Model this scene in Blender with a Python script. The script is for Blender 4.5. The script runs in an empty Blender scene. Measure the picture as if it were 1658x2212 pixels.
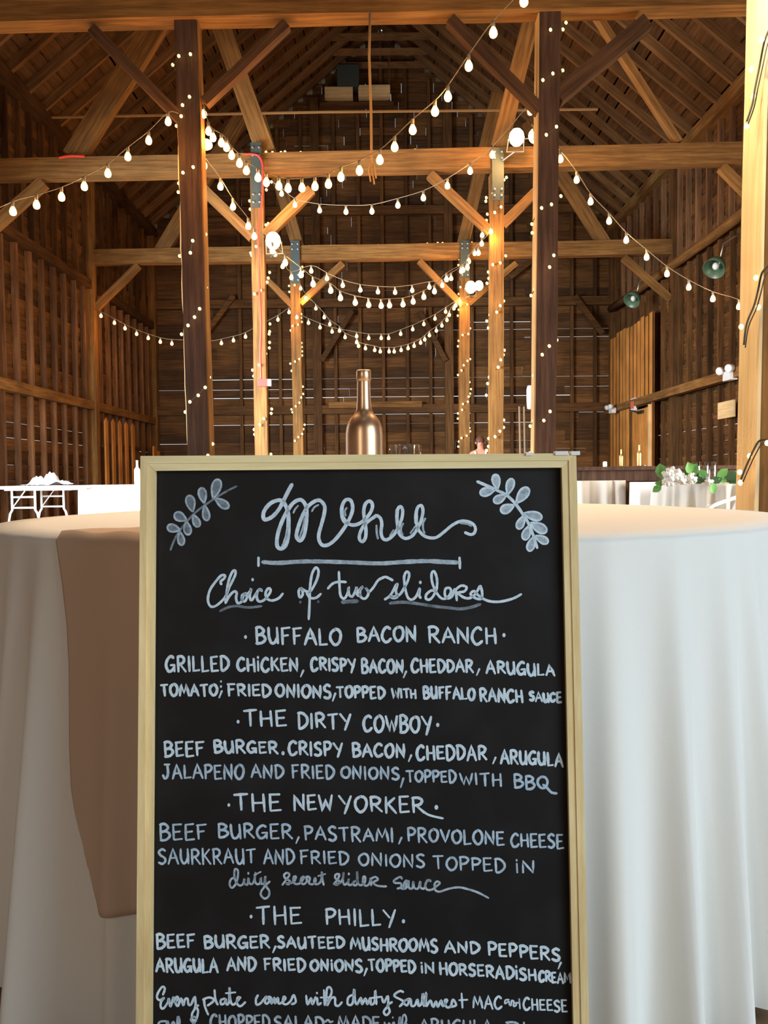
import bpy, bmesh, math, random
from mathutils import Vector, Matrix, Euler
random.seed(7)
S = bpy.context.scene
COL = S.collection
R_ = math.radians

# ------------------------------------------------------------------ camera
F = 1840.0
CAM = Vector((0, 0, 0.835))
ROT = (Euler((R_(90 - 2.33), 0, 0)).to_matrix() @ Matrix.Rotation(R_(-0.6), 3, 'Z'))
cd = bpy.data.cameras.new('camera'); cam = bpy.data.objects.new('camera', cd); COL.objects.link(cam)
cam.matrix_world = Matrix.Translation(CAM) @ ROT.to_4x4()
cd.sensor_fit = 'HORIZONTAL'; cd.sensor_width = 36; cd.lens = F / 1658 * 36
cd.clip_start = 0.02; cd.clip_end = 200
S.camera = cam

# ------------------------------------------------------------------ world, lights, exposure
S.view_settings.view_transform = 'Standard'; S.view_settings.look = 'None'
S.view_settings.gamma = 1; S.view_settings.use_curve_mapping = False
S.view_settings.exposure = 0.0
S.cycles.use_denoising = True
S.cycles.sample_clamp_indirect = 6
w = bpy.data.worlds.new('sky'); S.world = w; w.use_nodes = True
wn = w.node_tree.nodes; wl = w.node_tree.links
bg = wn['Background']
bg.inputs[0].default_value = (0.80, 0.90, 1.0, 1); bg.inputs[1].default_value = 1.6

def area(name, loc, target, size, size_y, power, col, spread=180):
    l = bpy.data.lights.new(name, 'AREA'); l.shape = 'RECTANGLE'; l.size = size; l.size_y = size_y
    l.energy = power; l.color = col; l.spread = R_(spread)
    o = bpy.data.objects.new(name, l); COL.objects.link(o); o.location = loc
    o.rotation_euler = (Vector(target) - Vector(loc)).to_track_quat('-Z', 'Y').to_euler()
    return o
# daylight through the open barn doors (openings stand in wall_front, wall_left and wall_right), plus an added streak lamp
area('daylight_front_door', (3.9, -1.0, 1.6), (0.9, 1.6, 0.6), 1.3, 2.6, 108, (0.66, 0.84, 1.0))
area('daylight_front_yard', (2.6, -1.95, 1.7), (0.1, 1.0, 0.5), 2.4, 2.6, 78, (0.76, 0.89, 1.0))
area('daylight_side_hatch', (-1.8, -2.0, 1.7), (-0.2, 1.8, 0.9), 0.5, 2.0, 14, (1.0, 0.86, 0.66))  # added behind the view to give the bottle its left streak
area('daylight_left_door', (-5.30, 8.2, 1.9), (-2.6, 11.0, 0.8), 3.2, 3.4, 1250, (0.70, 0.85, 1.0), 120)
area('daylight_right_door', (5.4, 6.4, 1.5), (2.9, 9.4, 0.5), 1.6, 2.4, 260, (1.0, 0.96, 0.88))

# ------------------------------------------------------------------ helpers
def ray(px, py):
    return ROT @ Vector(((px - 829) / F, -(py - 1106) / F, -1))
def P(px, py, d):
    v = ray(px, py); return CAM + v * (d / v.y)
def on_plane(px, py, o, n):
    v = ray(px, py); return CAM + v * ((o - CAM).dot(n) / v.dot(n))

def props(o, label=None, cat=None, group=None, kind=None):
    if label: o['label'] = label
    if cat: o['category'] = cat
    if group: o['group'] = group
    if kind: o['kind'] = kind
    return o
def link(name, me, mat=None, parent=None, loc=None):
    o = bpy.data.objects.new(name, me); COL.objects.link(o)
    if mat and me is not None and len(me.materials) == 0: me.materials.append(mat)
    if parent: o.parent = parent
    if loc is not None: o.location = loc
    return o
def empty(name, loc, label, cat, group=None):
    o = bpy.data.objects.new(name, None); o.empty_display_size = .05; COL.objects.link(o); o.location = loc
    return props(o, label, cat, group)
def pdata(name, verts, faces, mat=None, parent=None, smooth=False, world=True):
    """verts in world space; the object keeps world coordinates unless parented, then made local."""
    if parent is not None and world:
        off = wloc(parent); verts = [Vector(v) - off for v in verts]
    me = bpy.data.meshes.new(name); me.from_pydata([tuple(v) for v in verts], [], faces); me.update()
    if smooth:
        for p in me.polygons: p.use_smooth = True
    return link(name, me, mat, parent)
def wloc(o):
    v = Vector((0, 0, 0))
    while o is not None: v = v + o.location; o = o.parent
    return v

class MB:
    def __init__(s): s.v = []; s.f = []
    def add(s, vs, fs):
        b = len(s.v); s.v += [Vector(v) for v in vs]; s.f += [tuple(i + b for i in f) for f in fs]; return s
    def box(s, c, sz, rz=0):
        M = Matrix.Rotation(rz, 3, 'Z'); c = Vector(c)
        vs = [c + M @ Vector((x * sz[0] / 2, y * sz[1] / 2, z * sz[2] / 2)) for x in (-1, 1) for y in (-1, 1) for z in (-1, 1)]
        return s.add(vs, [(0, 1, 3, 2), (4, 6, 7, 5), (0, 4, 5, 1), (2, 3, 7, 6), (0, 2, 6, 4), (1, 5, 7, 3)])
    def bar(s, p0, p1, wd, ht, up=Vector((0, 0, 1)), seg=1, jit=0, rnd=None):
        p0 = Vector(p0); p1 = Vector(p1); d = (p1 - p0).normalized(); up = Vector(up)
        sd = d.cross(up)
        if sd.length < 1e-4: sd = d.cross(Vector((0, 1, 0)))
        sd.normalize(); u = sd.cross(d).normalized(); vs = []
        for i in range(seg + 1):
            c = p0.lerp(p1, i / seg)
            for a, b in ((-1, -1), (1, -1), (1, 1), (-1, 1)):
                j = (rnd.uniform(-jit, jit), rnd.uniform(-jit, jit)) if jit else (0, 0)
                vs.append(c + sd * (a * wd / 2 + j[0]) + u * (b * ht / 2 + j[1]))
        fs = [(3, 2, 1, 0), tuple(seg * 4 + k for k in range(4))]
        for i in range(seg):
            for k in range(4):
                a = i * 4 + k; b = i * 4 + (k + 1) % 4; fs.append((a, b, b + 4, a + 4))
        return s.add(vs, fs)
    def tube(s, pts, r, n=6, cap=True):
        pts = [Vector(p) for p in pts]; vs = []; m = len(pts)
        rr = r if isinstance(r, (list, tuple)) else [r] * m
        prev = None
        for i, p in enumerate(pts):
            d = (pts[min(i + 1, m - 1)] - pts[max(i - 1, 0)]).normalized()
            ref = prev if prev is not None else (Vector((0, 0, 1)) if abs(d.z) < .9 else Vector((1, 0, 0)))
            a = (ref - d * ref.dot(d))
            a.normalize(); prev = a; b = d.cross(a)
            for k in range(n):
                t = 2 * math.pi * k / n; vs.append(p + (a * math.cos(t) + b * math.sin(t)) * rr[i])
        fs = [(i * n + k, i * n + (k + 1) % n, (i + 1) * n + (k + 1) % n, (i + 1) * n + k) for i in range(m - 1) for k in range(n)]
        if cap: fs += [tuple(range(n - 1, -1, -1)), tuple((m - 1) * n + k for k in range(n))]
        return s.add(vs, fs)
    def lathe(s, prof, c=(0, 0, 0), n=24, ax=None):
        c = Vector(c); vs = []
        M = Matrix.Identity(3) if ax is None else Vector(ax).to_track_quat('Z', 'Y').to_matrix()
        for r, z in prof:
            for k in range(n):
                t = 2 * math.pi * k / n; vs.append(c + M @ Vector((r * math.cos(t), r * math.sin(t), z)))
        m = len(prof)
        fs = [(i * n + k, i * n + (k + 1) % n, (i + 1) * n + (k + 1) % n, (i + 1) * n + k) for i in range(m - 1) for k in range(n)]
        fs += [tuple(range(n - 1, -1, -1)), tuple((m - 1) * n + k for k in range(n))]
        return s.add(vs, fs)
    def build(s, name, mat, parent=None, smooth=False, world=True):
        return pdata(name, s.v, s.f, mat, parent, smooth, world)

# ------------------------------------------------------------------ materials
def nmat(name):
    m = bpy.data.materials.new(name); m.use_nodes = True
    return m, m.node_tree.nodes, m.node_tree.links, m.node_tree.nodes['Principled BSDF']
def plain(name, col, rough=.6, metal=0, emis=None, es=0, spec=.5, trans=0, sheen=0):
    m, n, l, b = nmat(name)
    b.inputs['Base Color'].default_value = (*col, 1); b.inputs['Roughness'].default_value = rough
    b.inputs['Metallic'].default_value = metal; b.inputs['Specular IOR Level'].default_value = spec
    b.inputs['Transmission Weight'].default_value = trans
    if emis: b.inputs['Emission Color'].default_value = (*emis, 1); b.inputs['Emission Strength'].default_value = es
    return m
def wood(name, c1, c2, axis='z', rough=.8, scale=1.0, bump=.25, objvar=.35, fine=1.0, local=None):
    """weathered wood: grain stretched along one world axis, tone varied from piece to piece"""
    m, n, l, b = nmat(name)
    g = n.new('ShaderNodeNewGeometry'); mp = n.new('ShaderNodeMapping')
    src = g.outputs['Position']
    if local: src = n.new('ShaderNodeTexCoord').outputs['Object']
    s = {'x': (1.2, 22, 22), 'y': (22, 1.2, 22), 'z': (22, 22, 1.2)}[axis]
    mp.inputs['Scale'].default_value = local if local else [v * scale for v in s]
    l.new(src, mp.inputs['Vector'])
    oi = n.new('ShaderNodeObjectInfo')
    off = n.new('ShaderNodeVectorMath'); off.operation = 'ADD'
    mul = n.new('ShaderNodeMath'); mul.operation = 'MULTIPLY'; mul.inputs[1].default_value = 57
    l.new(oi.outputs['Random'], mul.inputs[0]); l.new(mp.outputs[0], off.inputs[0]); l.new(mul.outputs[0], off.inputs[1])
    t = n.new('ShaderNodeTexNoise'); t.inputs['Scale'].default_value = 1.3 * fine; t.inputs['Detail'].default_value = 7; t.inputs['Roughness'].default_value = .65
    l.new(off.outputs[0], t.inputs['Vector'])
    t2 = n.new('ShaderNodeTexNoise'); t2.inputs['Scale'].default_value = 1.7; t2.inputs['Detail'].default_value = 3
    l.new(g.outputs['Position'], t2.inputs['Vector'])
    r = n.new('ShaderNodeValToRGB'); r.color_ramp.elements[0].color = (*c1, 1); r.color_ramp.elements[1].color = (*c2, 1)
    r.color_ramp.elements[0].position = .35; r.color_ramp.elements[1].position = .68
    l.new(t.outputs['Fac'], r.inputs[0])
    hs = n.new('ShaderNodeHueSaturation')
    ma = n.new('ShaderNodeMapRange'); ma.inputs[3].default_value = 1 - objvar; ma.inputs[4].default_value = 1 + objvar
    l.new(oi.outputs['Random'], ma.inputs[0])
    mb = n.new('ShaderNodeMapRange'); mb.inputs[1].default_value = .3; mb.inputs[2].default_value = .7; mb.inputs[3].default_value = .75; mb.inputs[4].default_value = 1.2
    l.new(t2.outputs['Fac'], mb.inputs[0])
    mm = n.new('ShaderNodeMath'); mm.operation = 'MULTIPLY'; l.new(ma.outputs[0], mm.inputs[0]); l.new(mb.outputs[0], mm.inputs[1])
    l.new(mm.outputs[0], hs.inputs['Value']); l.new(r.outputs[0], hs.inputs['Color'])
    l.new(hs.outputs[0], b.inputs['Base Color']); b.inputs['Roughness'].default_value = rough
    b.inputs['Specular IOR Level'].default_value = .25
    if bump:
        bp = n.new('ShaderNodeBump'); bp.inputs['Strength'].default_value = bump; bp.inputs['Distance'].default_value = .02
        l.new(t.outputs['Fac'], bp.inputs['Height']); l.new(bp.outputs[0], b.inputs['Normal'])
    return m
W = {}
for a in 'xyz':
    W['timber_' + a] = wood('timber_' + a, (.135, .058, .014), (.31, .148, .038), a, objvar=.18)
    W['old_' + a] = wood('old_siding_' + a, (.062, .025, .006), (.165, .070, .018), a, objvar=.45)
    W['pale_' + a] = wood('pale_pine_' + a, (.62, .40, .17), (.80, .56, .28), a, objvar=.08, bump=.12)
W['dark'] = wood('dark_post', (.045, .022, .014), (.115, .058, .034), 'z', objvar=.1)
W['roof'] = wood('roof_board', (.065, .027, .007), (.15, .064, .017), 'y', objvar=.3)
W['rafter'] = wood('rafter_wood', (.13, .058, .018), (.27, .13, .045), 'x', objvar=.25, local=(8, 1.6, 3.2))
W['paler_z'] = wood('pale_yellow_pine', (.74, .54, .26), (.90, .72, .42), 'z', objvar=.05, bump=.1)  # paled to hold the light falling on the near post's left face
W['diag'] = wood('timber_diagonal', (.135, .058, .014), (.31, .148, .038), 'x', objvar=.15, local=(1.2, 22, 22))
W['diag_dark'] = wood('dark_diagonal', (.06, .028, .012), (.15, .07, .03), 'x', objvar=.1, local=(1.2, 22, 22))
W['orange'] = wood('orange_pine', (.48, .17, .03), (.74, .32, .07), 'z', objvar=.15, bump=.1)
W['floor'] = wood('floor_plank', (.20, .115, .06), (.36, .22, .12), 'y', objvar=.25)
W['framepine'] = wood('frame_pine', (.74, .54, .25), (.90, .72, .38), 'z', rough=.5, scale=4, bump=.08, objvar=.05)
W['framepine_x'] = wood('frame_pine_x', (.74, .60, .30), (.86, .74, .42), 'x', rough=.5, scale=4, bump=.08, objvar=.05)
M_steel = plain('galvanised_plate', (.10, .12, .105), .5, .6)
M_bolt = plain('bolt_steel', (.6, .58, .52), .35, .9)
M_bulb = plain('bulb_glow', (1, .8, .5), .3, emis=(1.0, .56, .18), es=4.6)
M_mini = plain('mini_bulb_glow', (1, .8, .4), .3, emis=(1.0, .72, .24), es=3.0)
M_flood = plain('flood_bulb_glow', (1, .9, .6), .3, emis=(1.0, .70, .30), es=12)
M_cord = plain('white_cord', (.30, .23, .15), .6)
M_cordd = plain('dark_green_cord', (.035, .03, .018), .6)
M_red = plain('red_cord', (.80, .05, .03), .5)
M_rope = plain('jute_rope', (.42, .24, .09), .9)
M_white = plain('white_plastic', (.82, .80, .76), .45)
M_black = plain('black_plastic', (.02, .02, .02), .5)
M_green = plain('green_shade', (.07, .13, .07), .35)

def cloth_mat(name, col, rough=.85, weave=.06, trans=.0):
    m, n, l, b = nmat(name)
    g = n.new('ShaderNodeNewGeometry'); t = n.new('ShaderNodeTexNoise'); t.inputs['Scale'].default_value = 700; t.inputs['Detail'].default_value = 2
    t2 = n.new('ShaderNodeTexNoise'); t2.inputs['Scale'].default_value = 9; t2.inputs['Detail'].default_value = 4
    l.new(g.outputs['Position'], t.inputs['Vector']); l.new(g.outputs['Position'], t2.inputs['Vector'])
    mx = n.new('ShaderNodeMix'); mx.data_type = 'RGBA'
    mx.inputs['A'].default_value = (*[c * .93 for c in col], 1); mx.inputs['B'].default_value = (*col, 1)
    l.new(t.outputs['Fac'], mx.inputs['Factor']); l.new(mx.outputs['Result'], b.inputs['Base Color'])
    b.inputs['Roughness'].default_value = rough; b.inputs['Specular IOR Level'].default_value = .15
    bp = n.new('ShaderNodeBump'); bp.inputs['Strength'].default_value = weave; bp.inputs['Distance'].default_value = .01
    l.new(t2.outputs['Fac'], bp.inputs['Height']); l.new(bp.outputs[0], b.inputs['Normal'])
    if trans:
        tb = n.new('ShaderNodeBsdfTranslucent'); tb.inputs[0].default_value = (*col, 1); ms = n.new('ShaderNodeMixShader'); ms.inputs[0].default_value = trans
        l.new(b.outputs[0], ms.inputs[1]); l.new(tb.outputs[0], ms.inputs[2]); l.new(ms.outputs[0], n['Material Output'].inputs[0])
    return m
M_cloth = cloth_mat('white_tablecloth', (.82, .80, .73))
M_cloth2 = cloth_mat('white_drape', (.85, .84, .80))
M_runner = cloth_mat('tan_runner', (.60, .44, .32))

UNIT = None
def unit_box():
    global UNIT
    m = MB().box((0, 0, 0), (1, 1, 1)); me = bpy.data.meshes.new('unit_box')
    me.from_pydata([tuple(v) for v in m.v], [], m.f); return me
_ub = {}
def piece(name, c, sz, mat, parent=None, rot=None):
    """a board or stick sharing one box mesh per material"""
    if mat.name not in _ub:
        me = unit_box(); me.materials.append(mat); _ub[mat.name] = me
    o = bpy.data.objects.new(name, _ub[mat.name]); COL.objects.link(o)
    o.location = Vector(c) - (wloc(parent) if parent else Vector((0, 0, 0))); o.scale = sz
    if rot is not None: o.rotation_euler = rot
    if parent: o.parent = parent
    return o
def struct(name, me_builder, mat):
    o = me_builder.build(name, mat); o['kind'] = 'structure'; return o

# ------------------------------------------------------------------ the shell
XL, XR, YF, YB = -5.45, 5.5, -2.2, 20.4
EAVE = 6.65; PITCH = .83; XC = .02
APEX = EAVE + (XR - XL) / 2 * PITCH
def roof_z(x): return APEX - abs(x - XC) * PITCH

g = struct('ground', MB().box((0, 9, -.42), (160, 160, .1)), plain('outside_grass', (.16, .22, .07), .95))
fl = struct('floor', MB().box(((XL + XR) / 2, (YF + YB) / 2, -.20), (XR - XL + .5, YB - YF + .5, .3)), W['old_y'])
x = XL
while x < XR - .05:
    wd = random.uniform(.13, .17)
    wd = min(wd, XR - x)
    piece('plank', (x + wd / 2, (YF + YB) / 2, -.024 + random.uniform(-.001, .001)), (wd - .005, YB - YF, .045), W['floor'], fl)
    x += wd

def siding(parent, side, lo, hi, zmax_at, gapvar):
    """horizontal siding boards with open joints; side: 'l','r' (along y) or 'b' (along x)"""
    z = 0.0
    while z < (EAVE if side != 'b' else APEX) - .02:
        h = random.uniform(.17, .25)
        if side == 'b':
            zz = z + h
            hw = min((XR - XL) / 2, max(.12, (APEX - z) / PITCH)) if z > EAVE else (XR - XL) / 2
            a, b_ = XC - hw, XC + hw
        else: a, b_ = lo, hi
        nk = 4 if side == 'b' else 3; cuts = sorted([a, b_] + [a + (b_ - a) * (k + random.uniform(.2, .8)) / nk for k in range(nk)]) if b_ - a > 3 else [a, b_]
        for i in range(len(cuts) - 1):
            L = cuts[i + 1] - cuts[i] - random.choice([.002, .004])
            c = (cuts[i] + cuts[i + 1]) / 2; hh = h - random.choice([-.012, -.012, -.01, -.008, -.004, .0, .002, .004, .007, .012]) * gapvar; th = .024; tl = random.uniform(.03, .09)
            jt = random.uniform(-.004, .004)
            if side == 'b': piece('siding_board', (c, YB + .06 + jt, z + hh / 2), (L, th, hh), W['old_x'], parent, rot=(tl * 1.8, 0, 0))
            elif side == 'l': piece('siding_board', (XL - .06 + jt, c, z + hh / 2), (th, L, hh), W['old_y'], parent, rot=(0, tl * 1.6, 0))
            else: piece('siding_board', (XR + .06 + jt, c, z + hh / 2), (th, L, hh), W['old_y'], parent, rot=(0, -tl * 1.6, 0))
        z += h
# sills carry the walls
wb = struct('wall_back', MB().box((XC, YB, .06), (XR - XL, .14, .12)), W['timber_x'])
wlft = struct('wall_left', MB().box((XL, (10.4 + YB) / 2, .06), (.14, YB - 10.4, .12)), W['timber_y'])
wr = struct('wall_right', MB().box((XR, (8.0 + YB) / 2, .06), (.14, YB - 8.0, .12)), W['timber_y'])
siding(wb, 'b', 0, 0, None, 1.0)
siding(wlft, 'l', 10.4, YB, None, .8)
siding(wr, 'r', 8.0, YB, None, .8)
# parts of the side walls nearer the camera, with the door openings
for nm, X, y0, y1, par in (('l', XL, 6.0, 10.4, wlft), ('r', XR, 5.4, 8.0, wr)):
    z = 3.7 if nm == 'l' else 3.0
    while z < EAVE: piece('header_board', (X + (-.06 if nm == 'l' else .06), (y0 + y1) / 2, z + .11), (.024, y1 - y0, .215), W['old_y'], par); z += .22
for nm, X, y1, par in (('l', XL, 6.0, wlft), ('r', XR, 5.4, wr)):
    z = 0
    while z < EAVE: piece('siding_board', (X + (-.06 if nm == 'l' else .06), (YF + y1) / 2, z + .15), (.024, y1 - YF, .29), W['old_y'], par); z += .3
wf = struct('wall_front', MB().box((-3.8, YF, 2.9), (3.2, .05, 5.8)).box((.4, YF, 2.9), (3.6, .05, 5.8)).box((-1.8, YF, 4.4), (.8, .05, 2.8)).box((5.4, YF, 2.9), (.2, .05, 5.8)).box((3.75, YF, 4.6), (3.1, .05, 2.4)).box((0, YF, 7.4), (11, .05, 3.4)), W['old_z'])  # narrow slot left of the middle added for the streak lamp

# studs on the walls
def stud_run(parent, X, y0, y1, z0, z1, mat, sp=.47, w_=.055, dp=.09):
    y = y0
    while y < y1:
        piece('stud', (X, y, (z0 + z1) / 2), (dp, w_ * random.uniform(.8, 1.3), z1 - z0), mat, parent, rot=(random.uniform(-.006, .006), 0, 0)); y += sp * random.uniform(.92, 1.08)
GL, GH, GRL, GRH = 2.22, 4.45, 2.35, 4.70
studm = wood('stud_wood', (.13, .056, .022), (.27, .13, .055), 'z', objvar=.3)
stud_run(wlft, XL, 10.8, YB - .3, .12, GL - .08, studm)
stud_run(wlft, XL, 10.9, YB - .3, GL + .08, GH - .08, studm)
stud_run(wlft, XL, 10.7, YB - .3, GH + .08, EAVE, W['old_z'])
stud_run(wr, XR, 9.3, YB - .3, .12, GRL - .08, W['old_z'])
stud_run(wr, XR, 9.3, YB - .3, GRL + .08, GRH - .08, W['old_z'])
stud_run(wr, XR, 9.3, YB - .3, GRH + .08, EAVE, studm)
for z, m in ((GL, 'timber_y'), (GH, 'old_y')):
    piece('girt', (XL + .02, (10.4 + YB) / 2, z), (.15, YB - 10.4, .16), W[m], wlft)
piece('girt', (XR - .16, (8 + YB) / 2, GRL), (.14, YB - 8, .15), W['timber_y'], wr)
props(MB().tube([(XR - .12, 8.2, GRH + .05), (XR - .13, 11, GRH + .02), (XR - .10, 14, GRH), (XR - .12, 17.2, GRH), (XR - .12, YB - .2, GRH + .03)], .085, 10).build('round_pole', W['timber_y'], wr, True))
piece('wall_plate', (XL + .05, (YF + YB) / 2, EAVE), (.22, YB - YF, .2), W['old_y'], wlft)
piece('wall_plate', (XR - .05, (YF + YB) / 2, EAVE), (.22, YB - YF, .2), W['timber_y'], wr)
# posts in the side walls at the bents
for yy in (11.6, 16.0, YB - .1):
    piece('wall_post', (XL + .02, yy, EAVE / 2), (.2, .2, EAVE), W['timber_z'], wlft)
    piece('wall_post', (XR - .02, yy, EAVE / 2), (.2, .2, EAVE), W['old_z'] if yy > 12 else W['timber_z'], wr)
# studs of the end wall
for i, px in enumerate((520, 575, 605, 655, 725, 778, 828, 880, 930, 1020, 1060, 1105, 1150, 1235, 1285)):
    p = P(px, 800, YB - .05); top = roof_z(p.x) - .12
    piece('stud', (p.x, YB - .02, top / 2), (.075, .07, top), W['old_z'], wb)
for px in (686, 969):
    p = P(px, 800, YB - .05); piece('wall_post', (p.x, YB - .08, roof_z(p.x) / 2 - .1), (.2, .2, roof_z(p.x) - .2), W['old_z'], wb)
for z, m in ((2.45, 'old_x'), (4.95, 'old_x'), (7.1, 'old_x')):
    piece('girt', (XC, YB - .1, z), (XR - XL if z < EAVE else 9.5, .14, .2), W[m], wb)
p0, p1 = P(700, 875, YB - .2), P(985, 878, YB - .2)
piece('nailing_rail', ((p0.x + p1.x) / 2 - .35, YB - .2, p0.z), (2.2, .05, .14), W['timber_x'], wb)
for (a, b_, c, e) in ((694, 780, 760, 672), (962, 780, 905, 672), (1100, 600, 1190, 530), (1240, 640, 1300, 720), (505, 640, 445, 720)):
    MB().bar(P(a, b_, YB - .22), P(c, e, YB - .22), .12, .1, up=(0, 1, 0)).build('wall_brace', W['old_x'], wb)

# the roof
ce = struct('ceiling', MB().bar((XC, YF, APEX + .02), (XC, YB + .2, APEX + .02), .06, .2), W['old_y'])
ang = math.atan(PITCH); SL = (XR - XL) / 2 / math.cos(ang)
s = .1
while s < SL + .5:
    wd = random.uniform(.2, .3)
    for sg in (-1, 1):
        cx = XC + sg * (s + wd / 2) * math.cos(ang); cz = APEX + .13 - (s + wd / 2) * math.sin(ang)
        ys = [YF, YF + random.uniform(6, 9), YF + random.uniform(12, 16), YB + .3]
        for i in range(3):
            piece('roof_board', (cx, (ys[i] + ys[i + 1]) / 2, cz), (wd + .03, ys[i + 1] - ys[i] + .02, .022), W['roof'], ce, rot=(0, sg * ang, 0))
    s += wd
y = 2.0; k = 0
while y < YB - .1:
    for sg in (-1, 1):
        cx = XC + sg * SL / 2 * math.cos(ang); cz = APEX - SL / 2 * math.sin(ang) + .03
        piece('rafter', (cx, y, cz), (SL + .1, .07 * random.uniform(.85, 1.2), .14), W['rafter'], ce, rot=(random.uniform(-.01, .01), sg * ang + random.uniform(-.004, .004), 0))
    if k % 1 == 0: piece('collar_tie', (XC, y + .07, 10.35 + random.uniform(-.02, .02)), (2.1, .05, .14), W['rafter'], ce)
    y += .62; k += 1

# ------------------------------------------------------------------ timber frame of the bents (each piece a thing)
rt = random.Random(3)
def post_line(x1, y1, x2, y2, d, ztop):
    a, b = P(x1, y1, d), P(x2, y2, d)
    t0 = (0 - a.z) / (b.z - a.z); t1 = (ztop - a.z) / (b.z - a.z)
    return a.lerp(b, t0), a.lerp(b, t1)
def tpost(x1, y1, x2, y2, d, wd, ztop, mat, label, group='timber posts', dp=None):
    dp = dp or wd
    a, b = post_line(x1, y1, x2, y2, d, ztop); a.y += dp / 2; b.y += dp / 2
    e = MB().bar(a, b, wd, dp, up=(0, 1, 0), seg=7, jit=.006, rnd=rt).build('timber_post', mat)
    return props(e, label, 'post', group)
ZB = 4.85
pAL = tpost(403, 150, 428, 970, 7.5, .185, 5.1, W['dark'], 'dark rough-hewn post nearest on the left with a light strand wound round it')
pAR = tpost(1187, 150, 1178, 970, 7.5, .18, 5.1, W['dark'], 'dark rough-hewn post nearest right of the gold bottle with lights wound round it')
pBL = tpost(554, 400, 564, 970, 11.6, .17, 4.9, W['timber_z'], 'orange-lit post with a red cord running down its face')
pBR = tpost(1073, 400, 1072, 970, 11.6, .19, 4.9, W['timber_z'], 'orange-lit post just left of the nearest dark right post, lights wound round it')
pCL = tpost(637, 620, 644, 970, 16.0, .185, 4.9, W['timber_z'], 'slim far post behind the red-corded post with lights wound round it')
pCR = tpost(1003, 620, 1003, 970, 16.0, .19, 4.9, W['timber_z'], 'slim far post beside the standing person with lights wound round it')
def lit_side_board(post, x1, y1, x2, y2, d, sx, mat, nm='side_board'):  # board toned paler than its post: light on the inner side put into colour
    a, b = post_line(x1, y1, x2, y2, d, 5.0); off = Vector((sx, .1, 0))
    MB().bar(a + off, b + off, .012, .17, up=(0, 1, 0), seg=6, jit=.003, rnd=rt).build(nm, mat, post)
lit_side_board(pAL, 403, 150, 428, 970, 7.5, .098, W['timber_z']); lit_side_board(pAR, 1187, 150, 1178, 970, 7.5, -.096, W['pale_z'])
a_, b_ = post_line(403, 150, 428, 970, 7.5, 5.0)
MB().tube([a_.lerp(b_, t) + Vector((-.094 + rt.uniform(-.006, .006), .02, 0)) for t in [i / 26 * .78 for i in range(27)]], [.006 + rt.uniform(0, .008) for _ in range(27)], 5).build('waney_edge', W['pale_z'], pAL, True)  # pale ragged strip along the post's left edge
# the near post at the right edge: light on its left face painted by a pale board
a = P(1655, 300, 3.3); b = P(1636, 1100, 3.3)
t0 = (0 - a.z) / (b.z - a.z); t1 = (5.0 - a.z) / (b.z - a.z)
A0, A1 = a.lerp(b, t0), a.lerp(b, t1)
sh = Vector((.11, .09, 0))
near = props(MB().bar(A0 + sh, A1 + sh, .22, .175, up=(0, 1, 0), seg=8, jit=.004, rnd=rt).build('timber_post', W['timber_z']), 'pale yellow post closest to the camera beyond the round table edge', 'post', 'timber posts')
props(MB().bar(P(1640, 228, 3.38), P(1662, 205, 3.3), .02, .012, up=(0, 1, 0)).build('scarf_joint', W['dark'], None), None)
sj = bpy.data.objects['scarf_joint']; sj.parent = near
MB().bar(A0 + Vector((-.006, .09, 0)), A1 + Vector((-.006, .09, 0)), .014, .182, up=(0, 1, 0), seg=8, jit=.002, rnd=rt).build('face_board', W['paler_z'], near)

def tbeam(x1, y1, x2, y2, d, ht, dp, mat, label, x_from=XL, x_to=XR):
    a, b = P(x1, y1, d), P(x2, y2, d)       # the front lower edge
    t0 = (x_from - a.x) / (b.x - a.x); t1 = (x_to - a.x) / (b.x - a.x)
    p, q = a.lerp(b, t0), a.lerp(b, t1)
    off = Vector((0, dp / 2, ht / 2))
    return props(MB().bar(p + off, q + off, dp, ht, seg=10, jit=.006, rnd=rt).build('tie_beam', mat), label, 'beam', 'tie beams')
tbeam(0, 45, 1620, 8, 7.45, .26, .21, W['timber_x'], 'nearest tie beam crossing the very top of the picture')
tbeam(0, 386, 1540, 352, 11.55, .27, .2, W['timber_x'], 'middle tie beam with a red cord at its left post')
tbeam(220, 570, 1450, 548, 15.95, .27, .2, W['timber_x'], 'third and farthest free tie beam crossing behind the hanging lights')

def brace(x0, y0, x1, y1, d, wpx, label, mat=None, dp=.1, name='knee_brace', cat='brace', group='knee braces'):
    wd = wpx * d / F
    a, b = P(x0, y0, d) + Vector((0, dp / 2, 0)), P(x1, y1, d) + Vector((0, dp / 2, 0)); ln = (b - a).length
    o = MB().bar((-ln / 2, 0, 0), (ln / 2, 0, 0), wd, dp, up=(0, 1, 0), seg=3, jit=.004, rnd=rt).build(name, mat or W['diag'])
    dx = (b - a).normalized(); zz = dx.cross(Vector((0, 1, 0))).normalized(); yy = zz.cross(dx).normalized()
    o.matrix_world = Matrix.Translation((a + b) / 2) @ Matrix((dx, yy, zz)).transposed().to_4x4()
    return props(o, label, cat, group)
T = W['diag']; D = W['diag_dark']
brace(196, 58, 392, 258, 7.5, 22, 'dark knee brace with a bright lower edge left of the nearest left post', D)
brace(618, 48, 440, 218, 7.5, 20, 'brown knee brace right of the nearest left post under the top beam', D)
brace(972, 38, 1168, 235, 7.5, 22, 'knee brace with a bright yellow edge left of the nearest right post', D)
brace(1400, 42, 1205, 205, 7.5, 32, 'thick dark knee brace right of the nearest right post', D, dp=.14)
brace(92, 392, -20, 490, 11.6, 26, 'short knee brace at the left edge under the middle beam')
brace(405, 375, 545, 512, 11.6, 22, 'knee brace between the nearest left post and the red-corded post')
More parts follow.
